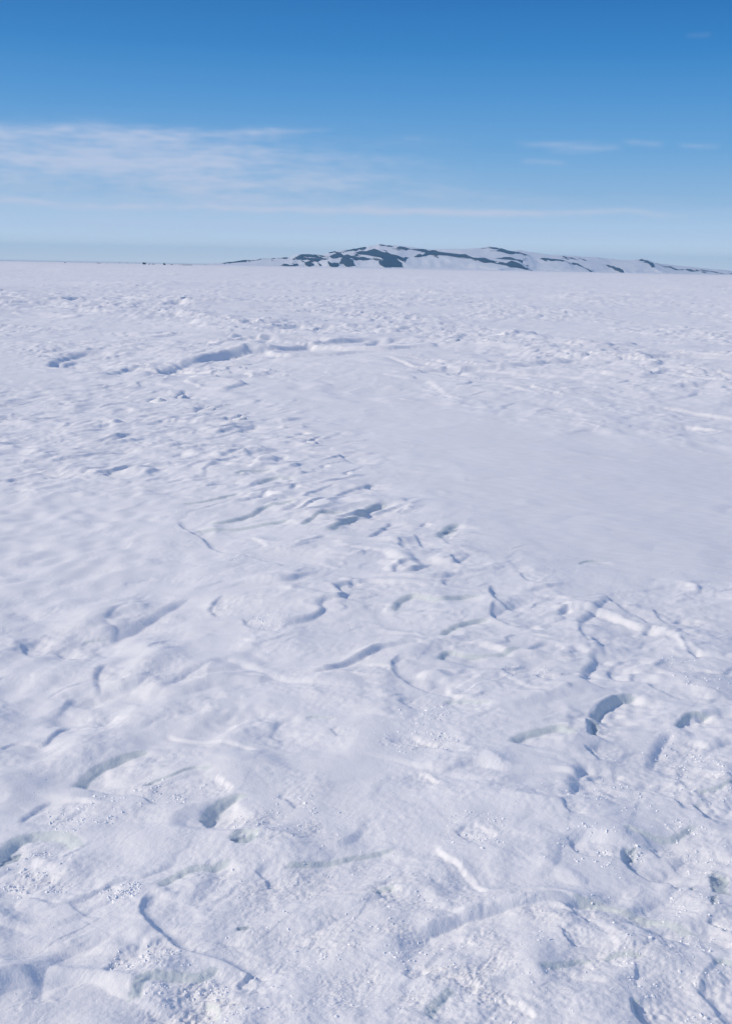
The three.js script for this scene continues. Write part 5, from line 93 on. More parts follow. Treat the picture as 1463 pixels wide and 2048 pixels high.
// ------------------------------------------------------------------ snow surface
function inside(p, x, z) { let c = false; for (let i = 0, j = p.length - 1; i < p.length; j = i++) if ((p[i][1] > z) !== (p[j][1] > z) && x < (p[j][0] - p[i][0]) * (z - p[i][1]) / (p[j][1] - p[i][1]) + p[i][0]) c = !c; return c; }
function edgeDistance(p, x, z) {
  let m = 1e9;
  for (let i = 0, j = p.length - 1; i < p.length; j = i++) {
    const ax = p[j][0], az = p[j][1], bx = p[i][0] - ax, bz = p[i][1] - az, t = clamp(((x - ax) * bx + (z - az) * bz) / (bx * bx + bz * bz), 0, 1), dx = x - ax - bx * t, dz = z - az - bz * t;
    m = Math.min(m, dx * dx + dz * dz);
  }
  return inside(p, x, z) ? Math.sqrt(m) : -Math.sqrt(m);
}
const boxOf = (p) => [Math.min(...p.map((q) => q[0])), Math.max(...p.map((q) => q[0])), Math.min(...p.map((q) => q[1])), Math.max(...p.map((q) => q[1]))];
const zoneList = Object.entries(ZONES).map(([k, p]) => ({ k, p, b: boxOf(p) }));
function zone(z0, x, z, r) {
  const f = .3 + .03 * r, b = z0.b;
  if (x < b[0] - f || x > b[1] + f || z < b[2] - f || z > b[3] + f) return 0;
  return smooth(-f, f, edgeDistance(z0.p, x, z) + f * .9 * noise(x / .6 + 3, z / .9));
}
// scarps, resampled along a smooth line
const CELL = .5, cells = new Map();
const scarps = SCARPS.map(([pts, side, h, w, e, jag, lumps, ice], id) => {
  const c = new THREE.CatmullRomCurve3(pts.map(([x, z]) => new THREE.Vector3(x, 0, z)), false, 'centripetal');
  const n = Math.max(6, pts.length * 5), q = c.getSpacedPoints(n).map((v) => [v.x, v.z]);
  const s = { q, n, side, h, w, e, jag, lumps, ice, id, size: clamp(w * .3, .03, .5), R: c.getLength() * .2 };
  { const a = q[n >> 1], b = q[(n >> 1) + 1], nx = -(b[1] - a[1]) * side, nz = (b[0] - a[0]) * side; s.away = nx * a[0] + nz * a[1] > 0; }
  const reach = w * 2.4 + .05, b = boxOf(q);
  for (let i = Math.floor((b[0] - reach) / CELL); i <= Math.floor((b[1] + reach) / CELL); i++)
    for (let j = Math.floor((b[2] - reach) / CELL); j <= Math.floor((b[3] + reach) / CELL); j++) { const k = i * 100003 + j; if (!cells.has(k)) cells.set(k, []); cells.get(k).push(s); }
  return s;
});
function lump(x, z) { x += .7 * noiseB(x * .45, z * .45 + 9); z += .7 * noise(x * .45 + 5, z * .45); const a = noise(x, z), b = noiseB(x * 2.1 + 4, z * 2.1), c = noise(x * 4.3, z * 4.3 + 8); return a * .45 + (.5 - Math.abs(b)) * .5 + c * .3 + noiseB(x * 9.1 + 2, z * 9.1) * .16; }
function worley(x, z) {
  const ix = Math.floor(x), iz = Math.floor(z); let f1 = 9, f2 = 9;
  for (let i = -1; i < 2; i++) for (let j = -1; j < 2; j++) {
    const cx = ix + i, cz = iz + j; let hsh = Math.imul(cx, 374761393) + Math.imul(cz, 668265263) | 0; hsh = Math.imul(hsh ^ hsh >>> 13, 1274126177); hsh ^= hsh >>> 16;
    const px = cx + .1 + .8 * ((hsh & 1023) / 1023) - x, pz = cz + .1 + .8 * ((hsh >>> 10 & 1023) / 1023) - z, d = px * px + pz * pz;
    if (d < f1) { f2 = f1; f1 = d; } else if (d < f2) f2 = d;
  }
  return [Math.sqrt(f1), Math.sqrt(f2)];
}
// long drift ridges with one gentle and one steep side; a: direction of the crests, L: spacing
function ridges(x, z, a, L, warp, steep) {
  const c = Math.cos(a), s = Math.sin(a), u = (x * -s + z * c) / L, v = (x * c + z * s) / L;
  const ph = u + warp * noise(u * .55 + 5, v * .24) + .35 * warp * noiseB(u * 1.3, v * .7 + 3);
  const f = ph - Math.floor(ph), up = 1 - steep;
  const y = f < up ? f / up : 1 - (f - up) / steep, cell = Math.floor(ph);
  return (y * y * (3 - 2 * y) * .45 + y * .55) * clamp(.45 + .8 * noise(v * .42 + cell * 7.3, cell * 3.1), 0, 1.1);
}
// overlapping lobes of drift, each with a gentle back and a short steep front towards +z
function shingle(x, z, a, L, warp, steep, id) {
  const c = Math.cos(a), s = Math.sin(a), u = (x * -s + z * c) / L, v = (x * c + z * s) / L;
  const ph = u + warp * (noise(u * .5 + id, v * .45) + .28 * noiseB(u * 1.3 + id, v * 1.1) + .07 * noise(u * 3.1, v * 2.6 + id)), cell = Math.floor(ph), f = ph - cell, up = 1 - steep;
  const g = f < up ? Math.pow(f / up, 1.4) : 1 - ((f - up) / steep) ** 1.7;
  return g * clamp(.3 + .95 * noise(v * .5 + cell * 5.7 + id, cell * 2.3), 0, 1);
}
// thin curved ledges, where the wind has cut the crust back layer by layer
function ledge(x, z, a, L, K, d, id) {
  const c = Math.cos(a), s = Math.sin(a), u = (x * c + z * s) / L / 1.9, v = (-x * s + z * c) / L;
  const n = noise(u + id, v) + .45 * noiseB(u * 2.1, v * 2.1 + id) + .16 * noise(u * 5.3 + id, v * 5.3), f = n * K - Math.floor(n * K);
  return (smooth(0, d, f) - f) * clamp(.15 + 1.1 * noiseB(u * .8 + id * 2, v * .8), 0, 1);
}
const FIELD = [[.18, .055, 4], [.4, .05, 0], [.9, .036, 7], [2, .024, 3], [5, .014, 11], [14, .01, 5], [45, .006, 2]];      // wavelength, slope
const segD = new Float64Array(256), segV = new Float64Array(256);
const iceBoxes = ICE.map(boxOf);
let iceHere = 0;
function surface(x, z, step, wide = .0013) {
  const r = Math.hypot(x, z);
  const keep = (L) => smooth(1.2, 3, L / step);           // what the mesh can carry at this distance
  let y = 0; iceHere = 0;
  y += .16 * noise(x / 60, z / 60) * smooth(20, 80, r) + .07 * noise(x / 17 + 4, z / 17) * smooth(4, 18, r) + .018 * noise(x / 4.1, z / 4.1 + 7);
  y -= .06 * (Math.sqrt((x - .6) ** 2 + .8) - .9) * smooth(20, 8, r);      // the drift falls away gently to either side
  const W = {}; let sum = 0;
  if (r < 45 && r > 1.2) for (const q of zoneList) { const k = zone(q, x, z, r); W[q.k] = k; sum += k; }
  if (sum > 1) for (const k in W) W[k] /= sum;
  const open = Math.max(0, 1 - sum);
  if (open > 0) {
    const far = smooth(12, 26, r) * .45 + .4;
    const patch = smooth(-.5, .5, noise(x / 9 + 31, z / 13)) * .8 + .25, patch2 = smooth(-.4, .5, noiseB(x / 26, z / 40)) * .8 + .25;
    let q = 0;
    for (const [L, s, ox] of FIELD) {
      const across = smooth(1.2, 3, L / (r * wide)); if (across <= 0) continue;
      for (let a = 1, below = 0; a < 200; a *= 4) {             // farther off only the longer drifts can be told apart
        const k = keep(L * a), w = (k - below) * across; below = k; if (w <= .01) continue;
        q += w * s * L * (.6 * noise(x / L + ox * a, z / L / a * .8) + .6 * ridges(x + ox, z / a, -1, L * 1.5, 1, .3) + .7 * ridges(-x + ox, -z / a, -1.25, L * 1.9, 1, .18)) * (L < 1 ? patch : patch2) * (L < 1.5 ? 1 + .8 * smooth(20, 40, r) : smooth(14, 34, r));
      }
    }
    if (r > 9 && keep(.8) > 0) q += keep(.8) * ((.036 * shingle(x, z, -.7, .8, .95, .2, 3) + .03 * ledge(x, z, .85, 1.2, 1.6, .1, 21)) * patch * (1 + .5 * smooth(18, 30, r)) + smooth(12, 20, r) * keep(1.6) * 1.5 * (.06 * shingle(x, z, -.75, 2.4, .95, .14, 9) + .045 * ledge(x, z, .8, 2.8, 1.8, .08, 23)) * patch2)
      + keep(5) * smooth(40, 90, r) * 1.5 * (.07 * ledge(x, z, .8, 7, 2, .1, 25) + .05 * ledge(x, z, -.9, 7, 2, .1, 27));;
    y += open * far * q;
  }
  if (W.plain) y += W.plain * (.008 * noise(x / 1.4, z / 2.2) + .012 * shingle(x, z, -.5, .9, .9, .35, 31) + .0022 * keep(.12) * noise(x / .3 - z / .22, z / .12 + x / .5));
  if (W.drift) y += W.drift * (.012 * noise(x / .55, z / .7) + .007 * noise(x / .22, z / .3) + .01 * ridges(x, z, -.6, .5, .8, .35));
  if (W.ripple) y += W.ripple * .95 * (.028 * ridges(x, z, -.85, .42, 1.05, .3) + .02 * ridges(x + 3, z, -.6, .9, .8, .35) + .012 * ridges(-x, -z, -1.1, .5, 1, .25) + .007 * noise(x / .3, z / .4) + .0025 * keep(.12) * noise(x / .1, z / .16));
  if (W.scallop) {
    y += W.scallop * (.03 * shingle(x, z, -.4, .48, .95, .2, 5) + .01 * shingle(x, z, -.25, .2, .9, .25, 8) + .007 * ledge(x, z, -.75, .5, 1.3, .3, 5));
    const wx = x + .12 * noise(x / .5, z / .5), wz = z + .14 * noiseB(x / .5, z / .5), [f1, f2] = worley(wx / .36 + 3, wz / .46);
    const soft = smooth(-.5, .6, noise(x / .8 + 9, z / .8));
    y += W.scallop * .8 * (.026 * soft * (Math.min(f1 * f1, .7) - .06 * Math.exp(-(f2 - f1) * 9)) + .016 * noise(x / .7, z / .9) + .02 * ridges(x, z, -.7, .6, .9, .42) + .0014 * noise(x / .07, z / .1));
  }
  if (W.dune) y += W.dune * (.032 * shingle(x, z, -.55, .62, .9, .38, 2) + .009 * shingle(x, z, -.4, .27, .9, .4, 17));
  if (W.broken) y += W.broken * (.028 * shingle(x, z, -.45, .58, .95, .22, 6) + .012 * shingle(x, z, -.3, .24, .9, .3, 16) + .006 * ledge(x, z, -.65, .5, 1.3, .32, 6) + .0035 * smooth(-.1, .5, noise(x / .4 + 20, z / .4)) * ledge(x, z, -.9, .14, 1.4, .18, 4));
  if (W.ripple) y += W.ripple * keep(.4) * (.03 * shingle(x, z, -.6, .5, .9, .25, 7) + .012 * ledge(x, z, .8, .6, 1.4, .16, 19));
  if (W.dune) y += W.dune * .8 * (.03 * noise(x / .6 + 2, z / .75) + .012 * noise(x / .26, z / .34) + .02 * ridges(x, z, -.7, .7, .9, .35) + .0015 * noise(x / .08, z / .08));
  if (W.broken) y += W.broken * .7 * (.022 * noise(x / .5, z / .55) + .009 * noise(x / .2, z / .24) + .002 * smooth(-.2, .6, noise(x / .33 + 7, z / .3)) * lump(x / .11, z / .09) + .0009 * noise(x / .03, z / .03));
  if (r < 9 && r > 2) y += (.0012 * noise(x / .045, z / .05) + .0006 * noiseB(x / .019, z / .02)) * smooth(-.3, .5, noise(x / .5 + 60, z / .45)) * (1 - (W.plain || 0));
  for (const [cx, cz, R, d] of DIMPLES) { const q = ((x - cx) ** 2 + (z - cz) ** 2) / (R * R); if (q < 6) y -= d * Math.exp(-q * (1 + .3 * noise(x / R, z / R))); }
  for (const [cx, cz, rx, rz, a, size] of ROUGH) {
    const q = Math.hypot((x - cx) / rx, (z - cz) / rz); if (q > 1.4) continue;
    const m = smooth(1.15, .55, q + .3 * noise(x / .13, z / .15)), L = size;
    y += m * .7 * a * smooth(-.6, .5, noise(x / .22 + 40, z / .2)) * (.6 * lump(x / L / 2.2, z / L / 2.2) + .45 * lump(x / L + 5, z / L) + .22 * lump(x / L * 2.3, z / L * 2.3) - .2);
  }
  const near = cells.get(Math.floor(x / CELL) * 100003 + Math.floor(z / CELL));
  if (near) for (const s of near) {
    let m = 1e9, sg = 1;
    for (let i = 0; i < s.n; i++) {
      const a = s.q[i], b = s.q[i + 1], bx = b[0] - a[0], bz = b[1] - a[1], t = clamp(((x - a[0]) * bx + (z - a[1]) * bz) / (bx * bx + bz * bz), 0, 1), dx = x - a[0] - bx * t, dz = z - a[1] - bz * t, d = dx * dx + dz * dz;
      segD[i] = d; segV[i] = i + t; if (d < m) { m = d; sg = (dx * -bz + dz * bx) < 0 ? -1 : 1; }
    }
    m = Math.sqrt(m); if (m > s.w * 2.4) continue;
    const [ax, az] = s.q[0], [bx, bz] = s.q[s.n], soft = .07 * m + .002; let E = 0, sw = 1e-12;
    for (let i = 0; i < s.n; i++) { const k = (Math.sqrt(segD[i]) - m) / soft; if (k < 6) { const wt = Math.exp(-k), v = segV[i] / s.n; sw += wt; E += wt * smooth(0, .14, v) * smooth(1, .86, v); } }
    const T = smooth(0, s.R, Math.hypot(x - ax, z - az)) * smooth(0, s.R, Math.hypot(x - bx, z - bz)) * E / sw * smooth(s.w * 2.4, s.w * 1.5, m) * (.9 + .2 * noise(x / s.R + s.id, z / s.R)); if (T <= 0) continue;
    let d = m * sg * s.side;
    if (s.jag) { const J = s.size * 1.3; d += s.jag * 2.4 * (noise(x / J, z / J + s.id) + .6 * noiseB(x / J * 2.3, z / J * 2.3) + .2 * noise(x / J * 5.1 + 3, z / J * 5.1)); }
    const e = Math.max(s.e, step * 2.4), k = clamp(d / e + .75, 0, 1), st = s.away ? 1 - (1 - k) * (1 - k) : k * k * (1.25 - .25 * k), dd = Math.max(d - e * .25, 0);
    y -= s.h * T * st * Math.exp(-((dd / s.w) ** 1.4));
    if (k < 1) y += .12 * s.h * T * (1 - st) * Math.exp(Math.min(d, 0) * 1.2 / s.w);
    if (s.lumps && dd > 0) y += .55 * s.lumps * T * smooth(0, e, d) * Math.exp(-dd / s.w * .9) * lump(x / s.size * 1.4, z / s.size * 1.4);
    if (s.ice && d > -e * .45 && d < e * .36 && T > .3 + .2 * noise(x / .04, z / .04)) iceHere = 1;
  }
  for (let k = 0; k < ICE.length; k++) { const b = iceBoxes[k]; if (x > b[0] - .03 && x < b[1] + .03 && z > b[2] - .03 && z < b[3] + .03) { const q = edgeDistance(ICE[k], x, z) + .003 * noise(x / .02, z / .02); if (q > 0) { iceHere = 2; y -= .006 * smooth(0, .006, q); } } }
  return y;
}
// grain of wind-packed snow
function grain(size, metres) {
  const d = new Uint8Array(size * size * 4), r2 = seeded(3);
  const lat = (n) => { const a = new Float32Array(n * n).map(() => r2()); return (u, v) => { u = u * n; v = v * n; const i = Math.floor(u), j = Math.floor(v), fx = smooth(0, 1, u - i), fy = smooth(0, 1, v - j), g = (p, q) => a[((q % n) + n) % n * n + ((p % n) + n) % n]; return (g(i, j) * (1 - fx) + g(i + 1, j) * fx) * (1 - fy) + (g(i, j + 1) * (1 - fx) + g(i + 1, j + 1) * fx) * fy; }; };
  const L = [[lat(512), .34], [lat(256), .26], [lat(128), .18], [lat(60), .12], [lat(24), .10]];
  for (let j = 0; j < size; j++) for (let i = 0; i < size; i++) { let s = 0; for (const [f, a] of L) s += a * f(i / size, j / size); const o = (j * size + i) * 4; d[o] = d[o + 1] = d[o + 2] = clamp(s * 255, 0, 255); d[o + 3] = 255; }
  const t = new THREE.DataTexture(d, size, size); t.wrapS = t.wrapT = THREE.RepeatWrapping; t.magFilter = t.minFilter = THREE.LinearFilter; t.repeat.set(1 / metres, 1 / metres); t.needsUpdate = true; return t;
}
const grainMap = grain(1024, 1.3);
const snowMaterial = new THREE.MeshPhysicalMaterial({ name: 'wind packed snow', vertexColors: true, color: 0xffffff, roughness: 1, transmission: .23, thickness: 0, specularIntensity: .4, clearcoat: .2, clearcoatRoughness: .45,      // light seeps through its edges
  bumpMap: grainMap, bumpScale: .0014 });
{
  const az = []; const add = (a, b, s) => { for (let v = a; v < b - 1e-9; v += s) az.push(v); };
  add(-180, -60, 4); add(-60, -30, .8); add(-30, -21, .15); add(-21, 21, .075); add(21, 30, .15); add(30, 60, .8); add(60, 180, 4); 
  const f = 1236 * 2, pitch = 11.19 * rad, dist = (py) => EYE / Math.tan(pitch + Math.atan((py - 1024) / f));
  const rr = [0, .3, .6, .9, 1.2, 1.5, 1.7, 1.9, 2.02, 2.1, 2.16];
  for (let py = 2230; py > 1100; py -= 1.45) rr.push(dist(py));
  for (let py = 1100; py > 640; py -= .72) rr.push(dist(py));
  for (let py = 640; py > 545; py -= .5) rr.push(dist(py));
  while (rr[rr.length - 1] < 11500) rr.push(rr[rr.length - 1] * 1.045);
  const nc = az.length, nr = rr.length, pos = new Float32Array(nc * nr * 3), col = new Float32Array(nc * nr * 3), uv = new Float32Array(nc * nr * 2), idx = new Uint32Array(nc * (nr - 1) * 6);
  const cs = az.map((a) => [Math.sin(a * rad), -Math.cos(a * rad), Math.abs(a)]);
  const snow = [.9, .905, .915], ice = [.75, .8, .79], deepIce = [.54, .61, .65];
  let p = 0, q = 0, t = 0;
  for (let j = 0; j < nr; j++) for (let i = 0; i < nc; i++) {
    const x = cs[i][0] * rr[j], z = cs[i][1] * rr[j], wide = cs[i][2] > 30 ? .04 : cs[i][2] > 21 ? .0026 : .0013;
    const step = Math.max((rr[Math.min(j + 1, nr - 1)] - rr[Math.max(j - 1, 0)]) * .35, rr[j] * wide);
    const y = surface(x, z, step, wide), tone = 1 + .018 * noise(x / .9, z / 1.3) + .014 * noiseB(x / .16, z / .2), c = iceHere === 2 ? deepIce : iceHere === 1 ? ice : snow;
    pos[p] = x; pos[p + 1] = y; pos[p + 2] = z; col[p] = c[0] * tone; col[p + 1] = c[1] * tone; col[p + 2] = c[2] * tone; p += 3; uv[q++] = x; uv[q++] = z;
    if (j) { const a = j * nc + i, b = j * nc + (i + 1) % nc; idx[t++] = a; idx[t++] = a - nc; idx[t++] = b; idx[t++] = b; idx[t++] = a - nc; idx[t++] = b - nc; }
  }
  const g = new THREE.BufferGeometry();
  g.setAttribute('position', new THREE.BufferAttribute(pos, 3)); g.setAttribute('color', new THREE.BufferAttribute(col, 3)); g.setAttribute('uv', new THREE.BufferAttribute(uv, 2)); g.setIndex(new THREE.BufferAttribute(idx, 1));
  g.computeVertexNormals();
  const m = new THREE.Mesh(g, snowMaterial); m.name = 'snow_ground'; m.castShadow = m.receiveShadow = true;
  m.userData = { kind: 'structure', label: 'wind scoured white snow covering the flat sea ice', category: 'snow' };
  scene.add(m);
  console.log('ground', nc, nr, idx.length / 3);
}

// ------------------------------------------------------------------ the snowy island on the horizon
const slopeSnow = new THREE.MeshStandardMaterial({ name: 'island snow', color: new THREE.Color().setRGB(.95, .95, .955), roughness: 1 });
const rockMaterials = [[.06, .066, .075], [.072, .074, .078], [.054, .06, .07]].map((c, i) => new THREE.MeshStandardMaterial({ name: 'dark rock ' + i, color: new THREE.Color().setRGB(...c), roughness: .95 }));
{
  const island = new THREE.Group(); island.name = 'mountain';
  island.userData = { kind: 'structure', label: 'low snowy mountain with dark rock bands on the horizon', category: 'mountain' };
  scene.add(island);
  HILLS.forEach(({ d, top, rocks }, n) => {
    const x0 = top[0][0], x1 = top[top.length - 1][0];
    const crest = (x) => { x = clamp(x, x0, x1); let i = 0; while (i < top.length - 2 && top[i + 1][0] < x) i++; const [a, b] = [top[i], top[i + 1]], t = (x - a[0]) / (b[0] - a[0]); return Math.max(a[1] + (b[1] - a[1]) * t, -2); };
    const runOf = (x) => 100 + crest(x) * 2.6;
    // depth of the slope at x and at a share t of its height; the hollows and spurs run down it
    const depth = (x, t) => -d - runOf(x) * Math.pow(t, 1.25) + (32 * noise(x / 420 + n * 9, t * .8) + 7 * noiseB(x / 100, t * 1.6 + n) + 1.5 * noise(x / 24, t * 4)) * smooth(0, .2, t) * (1 - .5 * t) * clamp(crest(x) / 60, .1, 1.3);
    const nx = Math.round((x1 - x0) / 5), up = 36, pos = [], ind = [];
    for (let i = 0; i <= nx; i++) {
      const x = x0 + (x1 - x0) * i / nx, H = crest(x);
      for (let j = 0; j <= up + 8; j++) { const t = j / up; t <= 1 ? pos.push(x, -3 + (H + 3) * t, depth(x, t)) : pos.push(x, H * (1 - (j - up) / 8) - 3, depth(x, 1) - 60 * (j - up) - H * .2 * (j - up)); }
    }
    for (let i = 0; i < nx; i++) for (let j = 0; j < up + 8; j++) { const a = i * (up + 9) + j, b = a + up + 9; ind.push(a, b, a + 1, b, b + 1, a + 1); }
    const g = new THREE.BufferGeometry(); g.setAttribute('position', new THREE.Float32BufferAttribute(pos, 3)); g.setIndex(ind); g.computeVertexNormals();
    const slope = new THREE.Mesh(g, slopeSnow); slope.name = n ? `snow_slope_${String(n).padStart(3, '0')}` : 'snow_slope'; slope.castShadow = slope.receiveShadow = true; island.add(slope);
    for (const r of rocks) {
      const s = new THREE.Shape(r.map(([x, y]) => new THREE.Vector2(x, y)));
      let e = new THREE.ExtrudeGeometry(s, { depth: 1, bevelEnabled: false, curveSegments: 1 });
      e.deleteAttribute('uv'); e.deleteAttribute('normal');
      e = new TessellateModifier(14, 5).modify(e);
      const P = e.attributes.position;
      for (let i = 0; i < P.count; i++) {
        const x = P.getX(i), y = P.getY(i), out = P.getZ(i), H = crest(x), t = clamp((y + 3) / (H + 3), 0, 1.03);
        P.setZ(i, depth(x, Math.min(t, 1)) + (out > .5 ? 7 + 5 * noise(x / 18, y / 9) + 2.5 * noiseB(x / 6, y / 5) : -12)); P.setY(i, Math.min(y, H + 3));
      }
      e = mergeVertices(e, .01); e.computeVertexNormals();
      const m = new THREE.Mesh(e, rockMaterials[Math.floor(rnd() * 3)]); m.name = 'rock_outcrop'; m.castShadow = m.receiveShadow = true; slope.add(m);
    }
  });
}

// ------------------------------------------------------------------ loose snow, slabs
function heightAt(x, z) { return surface(x, z, .02 + Math.hypot(x, z) * .001); }
const slabSnow = new THREE.MeshPhysicalMaterial({ name: 'broken crust', color: new THREE.Color().setRGB(.87, .88, .89), roughness: 1, transmission: .12, thickness: 0, specularIntensity: .4, bumpMap: grainMap, bumpScale: .004 });
function slab(w, h, d, seed) {        // a broken piece of crust, sunk into the drift
  const r = seeded(seed), g = mergeVertices((() => { const q = new THREE.IcosahedronGeometry(1, 4); q.deleteAttribute('uv'); q.deleteAttribute('normal'); return q; })(), 1e-4), P = g.attributes.position, cut = [];
  for (let i = 0; i < 9; i++) cut.push([new THREE.Vector3(r() * 2 - 1, r() * 1.5 - .5, r() * 2 - 1).normalize(), .55 + r() * .3]);
  const v = new THREE.Vector3();
  for (let i = 0; i < P.count; i++) {
    v.fromBufferAttribute(P, i);
    for (const [n, c] of cut) { const q = v.dot(n); if (q > c) v.addScaledVector(n, (c - q) * .92); }
    v.multiplyScalar(1 + .05 * noise3(v.x * 3 + seed, v.y * 3, v.z * 3) + .025 * noise3(v.x * 9, v.y * 9 + seed, v.z * 9));
    P.setXYZ(i, v.x * w / 2, v.y * h, v.z * d / 2);
  }
  g.setAttribute('uv', new THREE.Float32BufferAttribute(Array.from({ length: P.count }, (_, i) => [P.getX(i) + P.getZ(i) * .5, P.getY(i) + P.getZ(i) * .5]).flat(), 2));
  g.computeVertexNormals(); return g;
}
SLABS.forEach(([x, z, w, h, d, turn, lean, label], i) => {
  const m = new THREE.Mesh(slab(w * 1.4, h * .8, d, 40 + i), slabSnow); m.name = i ? `snow_chunk_${String(i).padStart(3, '0')}` : 'snow_chunk';
  m.position.set(x, heightAt(x, z) - h * .3, z); m.rotation.set(0, turn, lean); m.castShadow = m.receiveShadow = true;
  m.userData = { label, category: 'snow chunk', kind: 'thing', group: 'broken crust slabs standing out of the drifts' }; scene.add(m);
});
{   // single large crystals of hoar that catch the sun
  const n = 5200, g = new THREE.CylinderGeometry(.0011, .0011, .00025, 6);
  const c = new THREE.InstancedMesh(g, new THREE.MeshPhysicalMaterial({ name: 'ice crystal', color: new THREE.Color().setRGB(.95, .96, .98), roughness: .25 }), n);
  c.name = 'ice_crystals'; c.userData = { kind: 'stuff', label: 'sparkling ice crystals scattered over the near snow', category: 'ice crystals' };
  const o = new THREE.Object3D(), r = seeded(77), up = new THREE.Vector3(0, 1, 0), nrm = new THREE.Vector3();
  for (let i = 0; i < n; i++) {
    const d = 2.3 + 7 * r() ** 1.6, a = (r() * 44 - 22) * rad, x = Math.sin(a) * d, z = -Math.cos(a) * d;
    o.position.set(x, heightAt(x, z) + .0012, z);
    nrm.set(r() - .5, r() * .8 + .1, r() - .5).addScaledVector(sunFrom, .5).normalize(); o.quaternion.setFromUnitVectors(up, nrm);
    const s = (.5 + 1.5 * r() ** 4) * (.6 + d * .14); o.scale.set(s, s, s); o.updateMatrix(); c.setMatrixAt(i, o.matrix);
  }
  c.castShadow = c.receiveShadow = true; scene.add(c);
}

{   // crumbs broken off the crust, lying in the rough patches
  const g = new THREE.IcosahedronGeometry(1, 1), P = g.attributes.position, v = new THREE.Vector3();
  for (let i = 0; i < P.count; i++) { v.fromBufferAttribute(P, i); v.multiplyScalar(1 + .35 * noise3(v.x * 1.7, v.y * 1.7, v.z * 1.7)); P.setXYZ(i, v.x, v.y * .7, v.z); }
  g.computeVertexNormals();
  const n = 6000, c = new THREE.InstancedMesh(g, new THREE.MeshStandardMaterial({ name: 'snow crumb', color: new THREE.Color().setRGB(.9, .905, .915), roughness: 1 }), n), o = new THREE.Object3D(), r = seeded(91); let k = 0;
  const beds = ROUGH.filter(([x, z]) => Math.hypot(x, z) < 6);
  for (let tries = 0; k < n && tries < 40000; tries++) {
    const [cx, cz, rx, rz] = beds[Math.floor(r() * beds.length)], a = r() * Math.PI * 2, q = Math.sqrt(r()) * 1.05, x = cx + Math.cos(a) * q * rx, z = cz + Math.sin(a) * q * rz;
    if (noise(x / .12 + 9, z / .11) + .6 * noiseB(x / .04, z / .04) < .05) continue;
    const s = .0012 + .0038 * r() ** 4;
    o.position.set(x, heightAt(x, z) - s * .15, z); o.rotation.set(r() * 6, r() * 6, r() * 6); o.scale.set(s * (.8 + r() * .6), s, s * (.8 + r() * .6)); o.updateMatrix(); c.setMatrixAt(k++, o.matrix);
  }
  c.count = k; c.name = 'snow_crumbs'; c.castShadow = c.receiveShadow = true;
  c.userData = { kind: 'stuff', label: 'small crumbs of broken snow crust lying in the rough patches', category: 'snow crumbs' }; scene.add(c);
}

// ------------------------------------------------------------------ the far camp on the ice
const mat = (name, c, roughness = .7, metalness = 0) => new THREE.MeshStandardMaterial({ name, color: new THREE.Color().setRGB(...c), roughness, metalness });
const M = { dark: mat('dark paint', [.05, .055, .065]), grey: mat('grey canvas', [.12, .13, .15], .9), white: mat('white paint', [.8, .8, .8], .5), rubber: mat('rubber', [.025, .025, .027], .9), glass: mat('dark glass', [.03, .04, .05], .15), steel: mat('steel', [.2, .2, .21], .5, .6), red: mat('drum paint', [.07, .06, .065], .6) };
const used = {};
function thing(name, label, category, x, z, turn = 0, group) {
  const g = new THREE.Group(), k = used[name] = (used[name] ?? -1) + 1; g.name = k ? `${name}_${String(k).padStart(3, '0')}` : name;
  g.position.set(x, surface(x, z, 12) - .03, z); g.rotation.y = turn; g.userData = { label, category }; if (group) g.userData.group = group; scene.add(g); return g;
}
function part(parent, name, geometry, material, x = 0, y = 0, z = 0) { const m = new THREE.Mesh(geometry, material); m.name = name; m.position.set(x, y, z); m.castShadow = m.receiveShadow = true; parent.add(m); return m; }
const box = (w, h, d) => new THREE.BoxGeometry(w, h, d);
const gable = (w, h, d, over = .15) => { const s = new THREE.Shape([new THREE.Vector2(-d / 2 - over, 0), new THREE.Vector2(d / 2 + over, 0), new THREE.Vector2(0, h)]); const g = new THREE.ExtrudeGeometry(s, { depth: w + over * 2, bevelEnabled: false }); g.rotateY(Math.PI / 2); g.translate(-w / 2 - over, 0, 0); return g; };
function runners(t, w, d) { for (const s of [-1, 1]) { const c = new THREE.CatmullRomCurve3([[-w / 2 - .25, .35], [-w / 2, .06], [0, .05], [w / 2, .06], [w / 2 + .25, .35]].map(([a, b]) => new THREE.Vector3(a, b, s * d * .4))); part(t, 'runner', new THREE.TubeGeometry(c, 14, .05, 6), M.steel); } }
const DZ = -1500;
{ // hut
  const t = thing('field_hut', 'dark hut with white end wall, largest shape of the far camp', 'hut', CAMP.hut, DZ, .1);
  runners(t, 3.6, 2.4); part(t, 'wall', box(3.6, 1.7, 2.4), M.dark, 0, 1.0, 0); part(t, 'roof', gable(3.6, .45, 2.4), M.dark, 0, 1.853, 0);
  part(t, 'end_wall', box(.08, 1.6, 2.3), M.white, -1.845, 1.0, 0); const d = part(t, 'door', box(.8, 1.4, .06), M.grey, .6, .9, 1.235); part(d, 'handle', box(.12, .04, .05), M.steel, .25, 0, .06); part(t, 'window', box(.7, .5, .05), M.glass, -.7, 1.2, 1.23);
}
function sled(x, w, label) {
  const t = thing('cargo_sled', label, 'sled', x, DZ, 0, 'cargo sleds of the far camp');
  runners(t, w, 1.4); part(t, 'deck', box(w, .12, 1.4), M.dark, 0, .36, 0); const g = new THREE.SphereGeometry(.5, 18, 10, 0, Math.PI * 2, 0, Math.PI / 2); g.scale(w * .9, 1.3, 1.25); part(t, 'tarpaulin', g, M.grey, 0, .423, 0);
}
